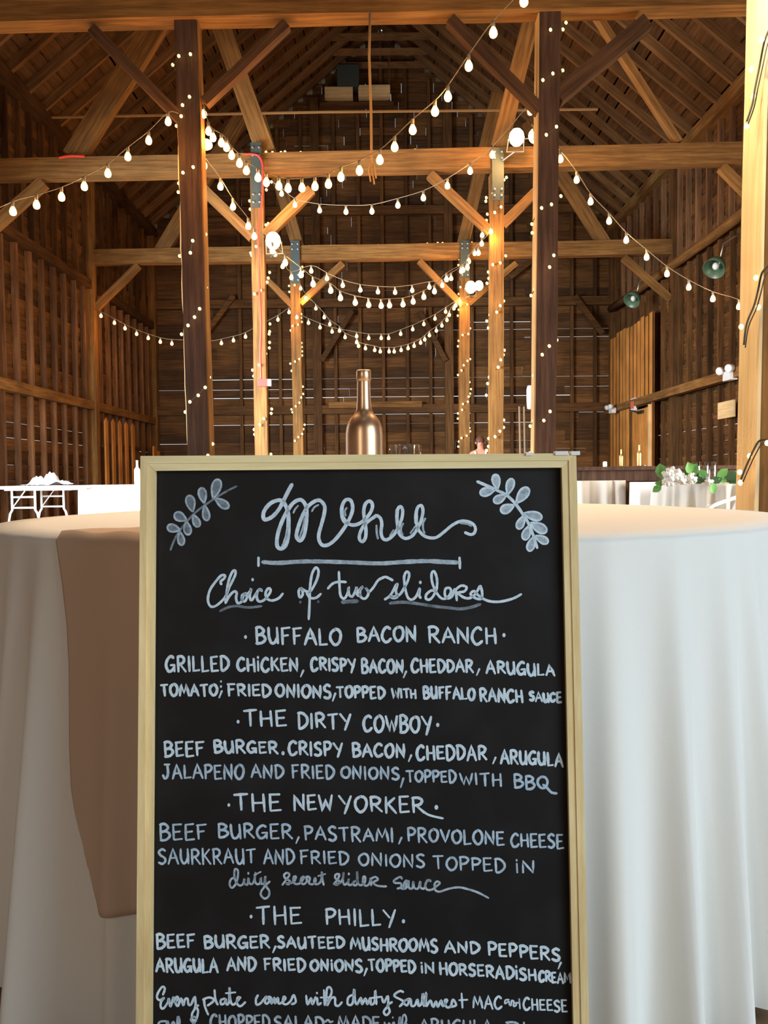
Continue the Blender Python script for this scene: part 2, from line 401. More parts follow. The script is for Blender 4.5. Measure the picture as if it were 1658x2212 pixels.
brace(672, 408, 572, 508, 11.6, 22, 'knee brace right of the red-corded post, floodlight beside it')
brace(928, 375, 1060, 500, 11.6, 20, 'knee brace rising left from the post of the middle bent at the right')
brace(1185, 385, 1085, 485, 11.6, 20, 'knee brace rising right behind the nearest right post')
brace(1560, 358, 1650, 450, 11.6, 20, 'knee brace under the right end of the middle beam')
brace(298, 572, 205, 665, 16, 16, 'knee brace at the left wall post under the farthest free beam')
brace(572, 600, 632, 660, 16, 13, 'small far knee brace left of the slim far left post')
brace(740, 568, 648, 655, 16, 14, 'small far knee brace right of the slim far left post')
brace(905, 563, 995, 655, 16, 13, 'small far knee brace left of the slim far right post')
brace(1115, 568, 1012, 655, 16, 13, 'small far knee brace right of the slim far right post')
brace(1347, 555, 1450, 645, 16, 14, 'knee brace at the right wall post above the orange boards')
kw = dict(name='roof_strut', cat='strut', group='roof struts', dp=.14)
brace(155, 338, 340, 42, 11.6, 45, 'broad canted strut rising from the left half of the middle beam', **kw)
brace(572, 325, 468, 30, 11.6, 40, 'canted strut rising left from the head of the red-corded post', **kw)
brace(1078, 318, 1150, 30, 11.6, 36, 'canted strut rising right beside the brightest floodlight', **kw)
brace(1468, 305, 1285, 20, 11.6, 14, 'narrow bright canted strut right of the nearest right post', **kw)
brace(345, 545, 520, 250, 16, 30, 'far canted strut behind the nearest left post', **kw)
brace(645, 540, 560, 250, 16, 26, 'far canted strut above the slim far left post', **kw)
brace(998, 535, 1075, 200, 16, 26, 'far canted strut above the slim far right post', **kw)
brace(1310, 530, 1140, 260, 16, 26, 'far canted strut crossing behind the nearest right post', **kw)

# steel plates on the posts, with bolts
def plate(x0, y0, x1, y1, d, label):
    a, b = P(x0, y0, d), P(x1, y1, d); c = (a + b) / 2; w_, h_ = abs(b.x - a.x), abs(a.z - b.z)
    e = MB().box(c, (w_, .02, h_)).build('steel_plate', M_steel); props(e, label, 'plate', 'bolted steel plates')
    for sx in (-.3, .3):
        for sz in (-.42, -.3, .3, .42):
            m = MB().lathe([(.0, 0), (.018, .002), (.016, .016), (.0, .02)], c + Vector((sx * w_, -.012, sz * h_)), 6, ax=(0, -1, 0)); m.build('bolt', M_bolt, e)
plate(541, 308, 566, 448, 11.52, 'grey-green bolted steel plate at the head of the red-corded post')
plate(1062, 320, 1088, 432, 11.52, 'grey-green bolted steel plate at the head of the middle post on the right')
plate(627, 520, 648, 612, 15.9, 'grey-green steel plate at the head of the slim far left post')
plate(994, 520, 1014, 600, 15.9, 'grey-green steel plate at the head of the slim far right post')

# tie rod, rope, red cord
props(MB().tube([P(95, 254, 14.0), P(700, 242, 14.0), P(1290, 236, 14.0)], .022, 6).build('tie_rod', M_rope), 'thin horizontal rod spanning the roof behind the hanging rope', 'rod')
e = empty('hanging_rope', P(801, 30, 7.4), 'frayed rope hanging from the top beam at the middle of the barn', 'rope')
MB().tube([P(799, 28, 7.4), P(797, 120, 7.42), P(801, 240, 7.4), P(802, 330, 7.42), P(803, 352, 7.4)], .011, 6).build('rope_length', M_rope, e, True)
for q in ((796, 365, 800, 392), (803, 365, 808, 398), (808, 355, 812, 385)):
    MB().tube([P(802, 350, 7.4), P(q[0], q[1], 7.42), P(q[2], q[3], 7.4)], .008, 5).build('frayed_end', M_rope, e, True)
def spline(pts, sub=6):
    out = []; n = len(pts)
    for i in range(n - 1):
        p = [Vector(pts[max(0, min(n - 1, j))]) for j in (i - 1, i, i + 1, i + 2)]
        for k in range(sub):
            t = k / sub
            out.append(.5 * ((2 * p[1]) + (-p[0] + p[2]) * t + (2 * p[0] - 5 * p[1] + 4 * p[2] - p[3]) * t * t + (-p[0] + 3 * p[1] - 3 * p[2] + p[3]) * t ** 3))
    out.append(Vector(pts[-1])); return out
e = empty('extension_cord', P(565, 340, 11.5), 'red extension cord running down the face of the orange-lit left post', 'cord')
MB().tube(spline([P(x, y, 11.48) for x, y in ((528, 333), (545, 333), (558, 337), (566, 352), (567, 380), (566, 430), (561, 470), (557, 500), (559, 560), (561, 640), (564, 700), (562, 760), (564, 822))]), .014, 6).build('cord_length', M_red, e, True)
c = P(567, 827, 11.46); MB().box(c, (.13, .07, .10)).build('outlet_box', M_red, e); MB().box(c + Vector((.09, 0, 0)), (.05, .06, .09)).build('plug', M_white, e)
props(MB().tube(spline([P(x, y, 11.5) for x, y in ((128, 341), (150, 337), (182, 338))]), .016, 6).build('red_strap', M_red), 'short red strap lying on the middle beam at the foot of the broad strut', 'strap')

# ------------------------------------------------------------------ string lights
def ball(r, n=10, m=6):
    prof = []
    for i in range(m + 1):
        t = math.pi * i / m; prof.append((max(1e-4, r * math.sin(t)), -r * math.cos(t) * 1.15))
    return prof
def share_mesh(name, prof, n, mat):
    m = MB().lathe(prof, (0, 0, 0), n); me = bpy.data.meshes.new(name); me.from_pydata([tuple(v) for v in m.v], [], m.f); me.materials.append(mat)
    for p in me.polygons: p.use_smooth = True
    return me
ME_bulb = share_mesh('bulb', [(.001, -.036), (.014, -.034), (.024, -.025), (.0285, -.01), (.026, .008), (.018, .024), (.011, .036), (.001, .038)], 10, M_bulb)
ME_mini = share_mesh('mini_bulb', ball(.019, m=4), 6, M_mini)
ME_mini2 = share_mesh('mini_bulb2', ball(.014, m=4), 6, M_mini)
ME_sock = share_mesh('socket', [(.001, 0), (.013, 0), (.013, .045), (.001, .045)], 6, M_cord)
def lamp_at(p, power, col=(1, .46, .13), r=.04, parent=None):
    l = bpy.data.lights.new('bulb_light', 'POINT'); l.energy = power; l.color = col; l.shadow_soft_size = r
    o = bpy.data.objects.new('bulb_light', l); COL.objects.link(o); o.location = p
def strand(pts, d0, d1, label, cat='string lights', group='globe string lights', big=True, cord=True, light=0, every=4, dfun=None, lp=12.0, ends=None):
    n = len(pts)
    tot = [0]
    for i in range(1, n): tot.append(tot[-1] + math.hypot(pts[i][0] - pts[i - 1][0], pts[i][1] - pts[i - 1][1]))
    ps = []
    for i, (x_, y_) in enumerate(pts):
        t = tot[i] / tot[-1]; d = dfun(t) if dfun else d0 + (d1 - d0) * t
        ps.append(P(x_, y_, d))
    e = empty('light_string', ps[0], label, cat, group)
    if cord:
        cp = [p + Vector((0, 0, .075 if big else .0)) for p in ps]
        if ends:
            if ends[0]: cp = [P(*ends[0])] + cp
            if ends[1]: cp = cp + [P(*ends[1])]
        MB().tube(spline(cp, 3), .0038 if big else .004, 5).build('cord', M_cord, e, True)
    for i, p in enumerate(ps):
        if big:
            sc = 1
            s_ = link('socket', ME_sock, None, e, p - ps[0] + Vector((0, 0, .03)))
            b_ = link('bulb', ME_bulb, None, e, p - ps[0])
        else:
            b_ = link('bulb', ME_mini, None, e, p - ps[0]); b_.rotation_euler = (0, R_(20), 0)
        if light and i % every == 1: lamp_at(p + Vector((0, .10, -.03)), lp)
    return e
dd = lambda a, b: (lambda t: a + (b - a) * t)
strand([(440, 246), (450, 283), (460, 297), (478, 308), (489, 318), (500, 335), (517, 352), (532, 368), (557, 383), (575, 393), (602, 401), (622, 406), (652, 405), (680, 402), (709, 397), (736, 382), (776, 368), (820, 345), (852, 317), (891, 280), (939, 240), (967, 208), (1012, 142), (1065, 70), (1131, 2), (1200, -75), (1290, -180), (1400, -310), (1540, -470), (1720, -680)],
       7.6, 3.6, 'topmost globe light string, sweeping from the nearest left post up over the camera', light=1, every=5)
strand([(363, 262), (321, 303), (276, 338), (233, 374), (182, 402), (133, 425), (79, 442), (28, 456)], 7.4, 6.8, 'globe light string running from the nearest left post off toward the left wall', light=1, every=3, ends=((385, 245, 7.45), (-40, 468, 6.7)))
strand([(441, 357), (476, 402), (503, 446), (536, 488), (549, 510), (588, 540), (616, 567), (650, 593), (676, 613), (714, 627), (735, 643), (767, 653), (796, 658), (823, 660), (841, 659), (870, 657), (892, 651), (915, 641), (938, 629), (964, 603), (996, 585), (1009, 577), (1012, 564), (1033, 546), (1040, 526), (1041, 508), (1060, 500)],
       7.7, 11.4, 'deep swag of globe lights from the nearest left post to the middle right post', light=1, every=5)
strand([(575, 398), (608, 418), (637, 442), (690, 454), (747, 457), (803, 456), (859, 443), (914, 427), (966, 401), (1015, 369), (1063, 334), (1145, 240)], 11.4, 7.7, 'globe light string in a shallow swag across the middle beam below the hanging rope', light=1, every=4, cord=True)
strand([(594, 549), (610, 575), (629, 599), (672, 585), (706, 601), (740, 616), (778, 626), (816, 630), (853, 631), (890, 627), (927, 620), (955, 616), (974, 601), (1000, 583), (1025, 547)], 11.9, 12.2, 'globe light string swag hung just above the deepest pair of swags', ends=((572, 535, 11.65), (1062, 500, 11.65)))
strand([(649, 623), (660, 644), (682, 666), (700, 685), (712, 700), (733, 714), (745, 728), (770, 739), (774, 747), (789, 752), (809, 756), (821, 759), (840, 759), (851, 759), (866, 756), (881, 752), (894, 747), (908, 740), (917, 733), (927, 724), (942, 714), (954, 703), (965, 691), (970, 680), (980, 666), (993, 651)], 15.8, 15.8, 'lowest globe light swag hung between the two slim far posts above the gold bottle', light=1, every=8, ends=((643, 612, 15.97), (1000, 640, 15.97)))
strand([(641, 685), (666, 697), (691, 707), (717, 716), (770, 726), (796, 730), (823, 730), (839, 730), (865, 721), (891, 711), (915, 700), (939, 688), (962, 673), (984, 660)], 15.6, 15.6, 'second lowest globe light swag just above the lowest one between the far posts', ends=((643, 680, 15.97), (1000, 650, 15.97)))
strand([(218, 682), (247, 697), (270, 709), (295, 721), (320, 730), (346, 738), (371, 742), (452, 745), (478, 741), (504, 735), (530, 727), (600, 690), (624, 674)], 15.7, 15.6, 'globe light string swag from the left wall post to the slim far left post', light=1, every=5, ends=((203, 668, 15.95), (640, 668, 15.97)))
strand([(1153, 293), (1210, 343), (1245, 388), (1275, 435), (1315, 477), (1352, 518), (1396, 555), (1440, 591), (1487, 620), (1539, 645), (1595, 662)], 8.0, 9.5, 'globe light string running down from the nearest right post toward the right wall', light=1, every=4, ends=((1150, 270, 7.7), (1640, 675, 9.8)))

ov = [P(-900, -900, 2.6)]
OV = empty('light_string', Vector((-1.5, 3.1, 3.05)), 'globe light string hung over the round table above the camera view', 'string lights', 'globe string lights')  # string added out of view to brighten the table top and near post
ovp = [Vector((-1.5 + 3.0 * i / 8, 3.1 - .5 * math.sin(i / 8 * math.pi), 3.05 - .45 * math.sin(i / 8 * math.pi))) for i in range(9)]
MB().tube([p + Vector((0, 0, .075)) for p in ovp], .008, 5).build('cord', M_cord, OV, True)
for i, p in enumerate(ovp):
    link('socket', ME_sock, None, OV, p - ovp[0] + Vector((0, 0, .03))); link('bulb', ME_bulb, None, OV, p - ovp[0])
    if i % 2 == 1: lamp_at(p + Vector((0, 0, -.06)), 64, (1, .72, .47))
def zl(lst, ox, oy, sc): return [(ox + a * sc, oy + b * sc) for a, b in lst]
def minis(pts, d, wd, cx, label, dfar=None):
    """small bulbs wound round a post: those over its face sit in front, those beside it at its flank"""
    ps = []
    for (x_, y_) in pts:
        side = abs(x_ - cx(y_)) > wd
        ps.append(P(x_, y_, d + (.10 if side else -.035)))
    e = empty('light_strand', ps[0], label, 'string lights', 'mini light strands')
    for p in ps:
        b_ = link('bulb', ME_mini if d > 10 else ME_mini2, None, e, p - ps[0]); b_.rotation_euler = (0, R_(-15), 0)
    # the wire: joins neighbours along the face, passes behind the post between turns
    m = MB()
    for i in range(len(ps) - 1):
        if abs(pts[i][1] - pts[i + 1][1]) < 48 and abs(pts[i][0] - pts[i + 1][0]) < 45:
            m.tube([ps[i], ps[i + 1]], .0035, 4)
        else:
            q = ps[i].lerp(ps[i + 1], .5); q.y = d + wd * 2.2 * d / F + .05
            m.tube([ps[i], Vector((ps[i].x, q.y, ps[i].z)), Vector((ps[i + 1].x, q.y, ps[i + 1].z)), ps[i + 1]], .0035, 4)
    m.build('wire', M_cordd, e)
    return e
minis([(427, 95), (411, 117), (386, 121), (373, 140), (430, 180), (432, 188), (431, 197), (409, 209), (394, 227), (391, 251), (381, 272), (417, 361), (395, 373), (386, 396), (385, 415), (436, 503), (444, 506), (416, 520), (411, 546), (388, 553), (445, 621), (442, 640), (431, 667), (420, 685), (406, 703), (392, 722), (452, 815), (448, 818), (443, 837), (428, 854), (410, 868), (400, 890), (459, 959), (455, 980), (449, 984)],
      7.5, 21, lambda y: 403 + (y - 150) * .0305, 'mini lights wound round the nearest dark post on the left')
minis(zl([(367, 145), (347, 188), (268, 190), (192, 167), (190, 262), (346, 450), (283, 470), (219, 512), (190, 588), (157, 612), (306, 810), (241, 862), (185, 890), (334, 1254), (274, 1307), (211, 1330), (175, 1375), (149, 1433), (151, 1489)], 1098, 0, .3378)
      + zl([(289, 212), (262, 287), (184, 308), (171, 385), (167, 431), (144, 469), (308, 753), (260, 792), (215, 847), (171, 903), (160, 982), (265, 1210), (225, 1268), (160, 1271), (138, 1304), (135, 1478)], 1098, 480, .3378),
      7.5, 21, lambda y: 1187 - (y - 150) * .011, 'mini lights wound round the nearest dark post right of the gold bottle')
z5 = (540, 480, .35); z2 = (540, 0, .35)
minis([(586, 393), (576, 401), (575, 410), (561, 416), (553, 426), (539, 434), (540, 452), (579, 483), (574, 486), (576, 496)] + zl([(37, 150), (4, 190), (10, 205), (120, 310), (112, 345), (105, 370), (90, 383), (65, 420), (27, 443), (122, 628), (120, 675), (117, 690), (120, 742), (118, 776), (97, 811), (55, 882), (15, 913), (22, 950), (133, 1153), (130, 1180), (85, 1213), (60, 1250), (25, 1280), (28, 1310), (128, 1432)], *z5),
      11.6, 12, lambda y: 554 + (y - 400) * .0175, 'mini lights wound round the red-corded post')
minis(zl([(322, 275), (328, 305), (320, 335), (293, 357), (275, 388), (240, 393), (242, 430), (243, 483), (315, 567), (315, 590), (318, 615), (295, 632), (263, 640), (250, 668), (317, 745), (318, 770), (320, 797), (320, 822), (303, 845), (277, 860), (248, 873), (255, 917), (325, 1015), (327, 1060), (315, 1082), (304, 1114), (281, 1136), (255, 1155), (261, 1173), (336, 1250), (328, 1277), (321, 1307), (298, 1327), (276, 1349)], *z5),
      16, 10, lambda y: 637 + (y - 620) * .02, 'mini lights wound round the slim far left post')
minis(zl([(1368, 127), (1352, 148), (1322, 166), (1311, 192), (1288, 226), (1285, 265), (1297, 401), (1286, 443), (1359, 473), (1340, 507), (1297, 515), (1286, 540), (1281, 577), (1357, 655), (1346, 690), (1311, 696), (1286, 732), (1282, 766), (1357, 845), (1341, 856), (1318, 883), (1304, 915), (1282, 943), (1353, 987), (1362, 1030), (1357, 1058), (1348, 1077), (1343, 1108), (1313, 1122), (1308, 1158), (1282, 1180), (1281, 1212), (1353, 1270), (1357, 1291), (1336, 1318), (1304, 1332), (1288, 1354), (1284, 1385)], *z5),
      16, 10, lambda y: 1003, 'mini lights wound round the slim far post beside the standing person')
minis(zl([(1581, 1095), (1566, 1110), (1557, 1130), (1522, 1160), (1499, 1193), (1457, 1220), (1454, 1242), (1548, 1277), (1509, 1311), (1463, 1322), (1458, 1360)], *z2)
      + zl([(1576, 208), (1543, 251), (1497, 262), (1469, 308), (1472, 347), (1461, 377), (1564, 486), (1543, 515), (1521, 555), (1479, 573), (1460, 610), (1469, 653), (1568, 790), (1562, 818), (1546, 849), (1530, 895), (1475, 957), (1465, 996), (1457, 1068), (1565, 1221), (1564, 1266), (1541, 1290), (1511, 1324), (1471, 1335), (1470, 1384), (1459, 1408)], *z5),
      11.6, 13, lambda y: 1073, 'mini lights wound round the orange-lit middle post on the right')
def row_lights(pts, d, label):
    ps = [P(x_, y_, d) for x_, y_ in pts]
    e = empty('light_strand', ps[0], label, 'string lights', 'mini light strands')
    for p in ps: link('bulb', ME_mini, None, e, p - ps[0])
    m = MB(); m.tube([p - Vector((0, 0, .025)) for p in ps], .004, 4); m.build('wire', M_cordd, e)
row_lights(zl([(98, 940), (138, 942), (190, 942), (215, 938), (312, 942), (1017, 927)], *z2), 11.6, 'mini lights lying along the top of the middle beam')
row_lights(zl([(365, 148), (451, 147), (791, 143), (1093, 133), (1157, 129), (1187, 129), (1310, 133), (1338, 128)], *z5), 16.0, 'mini lights lying along the top of the farthest free beam')
# larger bulbs on a dark cord round the near right post
nb = [(1645, 85), (1622, 150), (1626, 208), (1612, 273), (1632, 600), (1637, 664), (1600, 706), (1656, 957), (1618, 985), (1597, 1020), (1598, 1043)]
cordp = [(1662, 60), (1650, 90), (1640, 140), (1630, 190), (1624, 225), (1612, 262)], [(1662, 570), (1645, 590), (1637, 625), (1628, 660), (1612, 700), (1606, 745)], [(1662, 950), (1640, 952), (1628, 970), (1612, 1005), (1600, 1035)]
ps = [P(x_, y_, 3.22 if x_ > 1640 else 3.30) for x_, y_ in nb]
e = empty('light_strand', ps[0], 'small bulbs on a dark cord wound round the pale post closest to the camera', 'string lights', 'mini light strands')
ME_nb = share_mesh('near_bulb', ball(.0095), 8, M_bulb)
for p in ps: link('bulb', ME_nb, None, e, p - ps[0])
for cpts in cordp:
    MB().tube(spline([P(x_, y_, 3.27 if x_ < 1645 else 3.22) for x_, y_ in cpts]), .004, 5).build('cord', M_cordd, e, True)
    MB().tube(spline([P(x_ + 8 - i, y_ + 6, 3.28) for i, (x_, y_) in enumerate(cpts)]), .0025, 5).build('cord', M_cordd, e, True)

# flood lights
def flood(px, py, d, label, power, twin=None, mount=(0, .4, -.2)):
    c = P(px, py, d)
    e = empty('flood_light', c, label, 'light', 'bright flood lamps')
    m = MB(); m.lathe([(.02, .14), (.05, .12), (.075, .04), (.085, 0), (.078, 0), (.06, .04)], c, 16, ax=(0, 1, .35)); m.build('housing', M_black, e, True)
    m = MB(); m.lathe(ball(.10), c + Vector((0, -.02, 0)), 14); m.build('bulb', M_flood, e, True)
    m = MB(); m.tube([c + Vector((-.1, .03, 0)), c + Vector((-.11, .12, -.13)), c + Vector((.11, .12, -.13)), c + Vector((.1, .03, 0))], .01, 5); m.build('bracket', M_bolt, e)
    MB().tube([c + Vector((0, .12, -.13)), c + Vector((mount[0], mount[1], mount[2]))], .012, 5).build('mounting_arm', M_bolt, e)
    lamp_at(c + Vector((0, -.16, -.02)), power, (1, .50, .16), .08)
    if twin:
        q = P(*twin); m = MB(); m.lathe(ball(.08), q, 12); m.build('bulb', M_flood, e, True); MB().tube([c + Vector((0, .06, 0)), q + Vector((0, .06, 0))], .012, 5).build('arm', M_black, e)
flood(1115, 298, 11.2, 'brightest flood lamp beside the nearest right post below the roof struts', 90, (1154, 294, 11.2), mount=(-.22, .45, -.2))
flood(590, 521, 11.3, 'flood lamp glowing beside the red-corded post', 60, mount=(-.1, .4, -.12))
flood(1016, 621, 15.6, 'twin flood lamp on the slim far right post', 110, (1034, 617, 15.6), mount=(-.08, .45, -.1))

#BEGIN2#
# ------------------------------------------------------------------ the round table in front
TC = Vector((.02, 1.945, 0)); TR = .835; TH = .752
tb = empty('round_table', TC, 'large round table under a floor-length white cloth, behind the menu board', 'table')
MB().lathe([(.01, TH - .03), (TR - .02, TH - .03), (TR - .012, TH - .008), (.01, TH - .008)], TC, 48).build('tabletop', W['pale_x'], tb)
MB().lathe([(.26, .0), (.25, .03), (.05, .05), (.04, TH - .04), (.2, TH - .032), (.2, TH - .03)], TC, 20).build('pedestal', W['timber_z'], tb, True)
FOLDS = [  # (angle seen from the table centre, -90 faces the camera; width; depth at the hem)
    (-146, 3.6, .08), (-138.5, 2.8, .06), (-131, 3.0, .075), (-118.3, 2.4, .035), (-110, 4, .02), (-98, 5, .012), (-86, 5, .012), (-77, 3, .02),
    (-70.5, 2.8, .05), (-63.3, 2.3, .065), (-56.3, 2.2, .06), (-50, 2.4, .075), (-42, 3.4, .08), (-33, 4, .07), (-22, 5, .08), (-9, 5, .07),
    (5, 5, .08), (19, 5, .07), (34, 5, .08), (50, 5, .07), (66, 5, .08), (82, 5, .07), (99, 5, .08), (115, 5, .07), (132, 5, .08), (149, 5, .07), (165, 5, .08), (180, 5, .07), (-165, 4.5, .07), (-155, 3.5, .05)]
def fold(deg, t):
    v = 0
    for c, w_, a in FOLDS:
        dlt = (deg - c + 180) % 360 - 180
        c2 = dlt + (1.6 * math.sin(c * 1.7)) * (1 - t)
        v += a * math.exp(-(c2 / w_) ** 2 * 1.6)
    return v * t ** .9
def skirt(deg, t, extra=0.0):
    """t 0 at the rim .. 1 at the hem"""
    th = R_(deg); r = TR + .002 + .012 * t + fold(deg, t) + extra
    rr = .012
    if t <= 0: return TC + Vector((r * math.cos(th), r * math.sin(th), TH + extra))
    z = TH + .002 - t * (TH - .016) * (1 - 0) + .010 * math.sin(deg * .21)*t
    return TC + Vector((r * math.cos(th), r * math.sin(th), z))
NA = 900; vs = []; fs = []
rings = [0.001, .35, .6, .74, .757]
for r in rings:
    for k in range(NA):
        th = 2 * math.pi * k / NA; vs.append(TC + Vector((r * math.cos(th), r * math.sin(th), TH + .002 - (0.002 if r > .75 else 0))))
ts = [.008, .02, .05, .1, .17, .25, .34, .43, .52, .61, .7, .79, .87, .94, 1.0]
for t in ts:
    for k in range(NA): vs.append(skirt(k * 360 / NA, t))
m_ = len(rings) + len(ts)
for i in range(m_ - 1):
    for k in range(NA): fs.append((i * NA + k, i * NA + (k + 1) % NA, (i + 1) * NA + (k + 1) % NA, (i + 1) * NA + k))
o = pdata('tablecloth', vs, fs, M_cloth, None, True)
props(o, 'floor-length white cloth draped in folds over the large round table', 'tablecloth')
# tan cloth laid over the rim and hanging down beside the board
vs = []; fs = []; nx = 90
d0, d1 = -127.5, -101
tr = [(-1, 0.0), (-.75, 0), (-.5, 0), (-.3, 0), (-.15, 0), (-.05, 0)] + [(0, t) for t in (.012, .05, .1, .18, .26, .34, .42, .5, .56, .61, .65, .685, .71, .725)]
for (inn, t) in tr:
    for k in range(nx + 1):
        u = k / nx; deg = d0 + (d1 - d0) * u
        tt = t
        if t > .5: tt = .5 + (t - .5) * (1 - .40 * max(0, (abs(u - .5) * 2 - .72) / .28) ** 2.2)
        deg2 = d0 + (d1 - d0) * u + (6.6 * t) * (1 - u) + .8 * math.sin(t * 9) * (1 - u)
        if inn < 0:
            r = TR - .002 + inn * (.105 * (1 - .96 * max(0, 1 - 2.6 * u) ** 2.2)) + .004 * math.sin(u * 9)
            th = R_(deg); p = TC + Vector((r * math.cos(th), r * math.sin(th), TH + .0075 + .006 * math.exp(-((u - .25) / .12) ** 2) * (-inn) + .002 * math.sin(u * 23)))
        else: 
            p = skirt(deg2, tt, .007 + .006 * abs(math.sin(u * 7 + 1)) * t); 
        vs.append(p)
n1 = nx + 1
for i in range(len(tr) - 1):
    for k in range(nx): fs.append((i * n1 + k, i * n1 + k + 1, (i + 1) * n1 + k + 1, (i + 1) * n1 + k))
o = pdata('table_runner', vs, fs, M_runner, None, True)
props(o, 'tan cloth hanging over the front of the white tablecloth beside the board, rounded lower end', 'table runner')
md = o.modifiers.new('s', 'SOLIDIFY'); md.thickness = .0015; md.offset = 1

# ------------------------------------------------------------------ menu board
dT, dB = 1.072, 1.034
O = P(303, 985, dT); U = (P(1244, 979, dT) - O).normalized(); Vd = (P(293, 2212, dB) - O).normalized()
N = U.cross(Vd).normalized()
if N.y > 0: N = -N                                   # faces the camera
TH_F = .02
def Fp(px, py, dep=0.0): return on_plane(px, py, O + N * dep, N)
def line_x(x0, y0, x1, y1, y): return x0 + (x1 - x0) * (y - y0) / (y1 - y0)
YBOT = 2640      # the foot of the board is below the picture
# extend until z = .004 on the left outer edge
lo, hi = 2212, 3400
for _ in range(40):
    mid = (lo + hi) / 2
    if Fp(line_x(303, 985, 293, 2212, mid), mid).z > .022: lo = mid
    else: hi = mid
YBOT = lo
oL = lambda y: line_x(303, 985, 293, 2212, y); oR = lambda y: line_x(1244, 979, 1272, 2212, y)
iL = lambda y: line_x(335, 1017, 327, 2212, y); iR = lambda y: line_x(1213, 1010, 1238, 2212, y)
gL = lambda y: line_x(318, 1001, 311, 2212, y); gR = lambda y: line_x(1228, 994, 1255, 2212, y)
mbd = empty('menu_board', O, 'framed black menu board with white hand lettering, leaning on the round table', 'menu board')
def rail(name, quads, mat):
    m = MB()
    for q, top in quads:
        fr = [Fp(x_, y_, top) for x_, y_ in q]; bk = [Fp(x_, y_, top) - N * (TH_F + top) for x_, y_ in q]
        m.add(fr + bk, [(0, 1, 2, 3), (7, 6, 5, 4), (0, 4, 5, 1), (1, 5, 6, 2), (2, 6, 7, 3), (3, 7, 4, 0)])
    ob = m.build(name, mat, mbd); return ob
YI = YBOT - 34; YG = YBOT - 16
TLo, TRo, BLo, BRo = (oL(985), 985), (oR(979), 979), (oL(YBOT), YBOT), (oR(YBOT), YBOT)
TLg, TRg, BLg, BRg = (gL(1001), 1001), (gR(994.5), 994.5), (gL(YG), YG), (gR(YG), YG)
TLi, TRi, BLi, BRi = (iL(1017), 1017), (iR(1010), 1010), (iL(YI), YI), (iR(YI), YI)
rail('frame_rail', [([TLo, TRo, TRg, TLg], .0), ([TLg, TRg, TRi, TLi], -.0012)], W['framepine_x'])
rail('frame_rail', [([TLo, TLg, BLg, BLo], .0), ([TLg, TLi, BLi, BLg], -.0016)], W['framepine'])
rail('frame_rail', [([TRg, TRo, BRo, BRg], .0), ([TRi, TRg, BRg, BRi], -.0012)], W['framepine'])
rail('frame_rail', [([BLg, BRg, BRo, BLo], .0), ([BLi, BRi, BRg, BLg], -.0012)], W['framepine_x'])
REC = -.009
mm, n_, l_, b_ = nmat('blackboard')
g_ = n_.new('ShaderNodeNewGeometry'); t_ = n_.new('ShaderNodeTexNoise'); t_.inputs['Scale'].default_value = 14; t_.inputs['Detail'].default_value = 5
r_ = n_.new('ShaderNodeValToRGB'); r_.color_ramp.elements[0].position = .45; r_.color_ramp.elements[0].color = (.0085, .0075, .007, 1); r_.color_ramp.elements[1].position = .85; r_.color_ramp.elements[1].color = (.019, .018, .018, 1)
l_.new(g_.outputs['Position'], t_.inputs['Vector']); l_.new(t_.outputs['Fac'], r_.inputs[0]); l_.new(r_.outputs[0], b_.inputs['Base Color'])
b_.inputs['Roughness'].default_value = .62; b_.inputs['Specular IOR Level'].default_value = .25
q = [(line_x(330, 1012, 322, 2212, y), y) for y in (1010, YI + 8)] + [(line_x(1219, 1004, 1243, 2212, y), y) for y in (YI + 8, 1004)]
fr = [Fp(x_, y_, REC) for x_, y_ in q]; bk = [p - N * .006 for p in fr]
MB().add(fr + bk, [(0, 1, 2, 3), (7, 6, 5, 4), (0, 4, 5, 1), (1, 5, 6, 2), (2, 6, 7, 3), (3, 7, 4, 0)]).build('writing_panel', mm, mbd)
for x0, x1, y0, y1 in ((1197, 1225, 975, 981), (1231, 1250, 975, 981), (1134, 1148, 977, 982)):
    a_ = Fp(x0, y0, -.004); b2 = Fp(x1, y1 + 2, -.004)
    c_ = (a_ + b2) / 2; MB().box(c_, (abs(b2.x - a_.x), .012, abs(a_.z - b2.z))).build('edge_clip', M_white, mbd)

# lettering ---------------------------------------------------------------
def chalk(name, hi, lo_, thr=.42):
    m, n, l, b = nmat(name)
    g = n.new('ShaderNodeNewGeometry'); t = n.new('ShaderNodeTexNoise'); t.inputs['Scale'].default_value = 900; t.inputs['Detail'].default_value = 3
    t2 = n.new('ShaderNodeTexNoise'); t2.inputs['Scale'].default_value = 120
    l.new(g.outputs['Position'], t.inputs['Vector']); l.new(g.outputs['Position'], t2.inputs['Vector'])
    ad = n.new('ShaderNodeMath'); ad.operation = 'ADD'; l.new(t.outputs['Fac'], ad.inputs[0]); l.new(t2.outputs['Fac'], ad.inputs[1])
    r = n.new('ShaderNodeValToRGB'); r.color_ramp.elements[0].position = thr; r.color_ramp.elements[1].position = thr + .3
    r.color_ramp.elements[0].color = (*lo_, 1); r.color_ramp.elements[1].color = (*hi, 1)
    ml = n.new('ShaderNodeMath'); ml.operation = 'MULTIPLY'; ml.inputs[1].default_value = .5; l.new(ad.outputs[0], ml.inputs[0])
    l.new(ml.outputs[0], r.inputs[0]); l.new(r.outputs[0], b.inputs['Base Color']); b.inputs['Roughness'].default_value = .9; b.inputs['Specular IOR Level'].default_value = .05
    return m
CH_A = chalk('chalk_bright', (.72, .85, .92), (.46, .58, .66), .32)
CH_M = chalk('chalk_mid', (.56, .70, .82), (.30, .40, .48), .34)
CH_B = chalk('chalk_thin', (.58, .69, .76), (.24, .30, .35), .36)
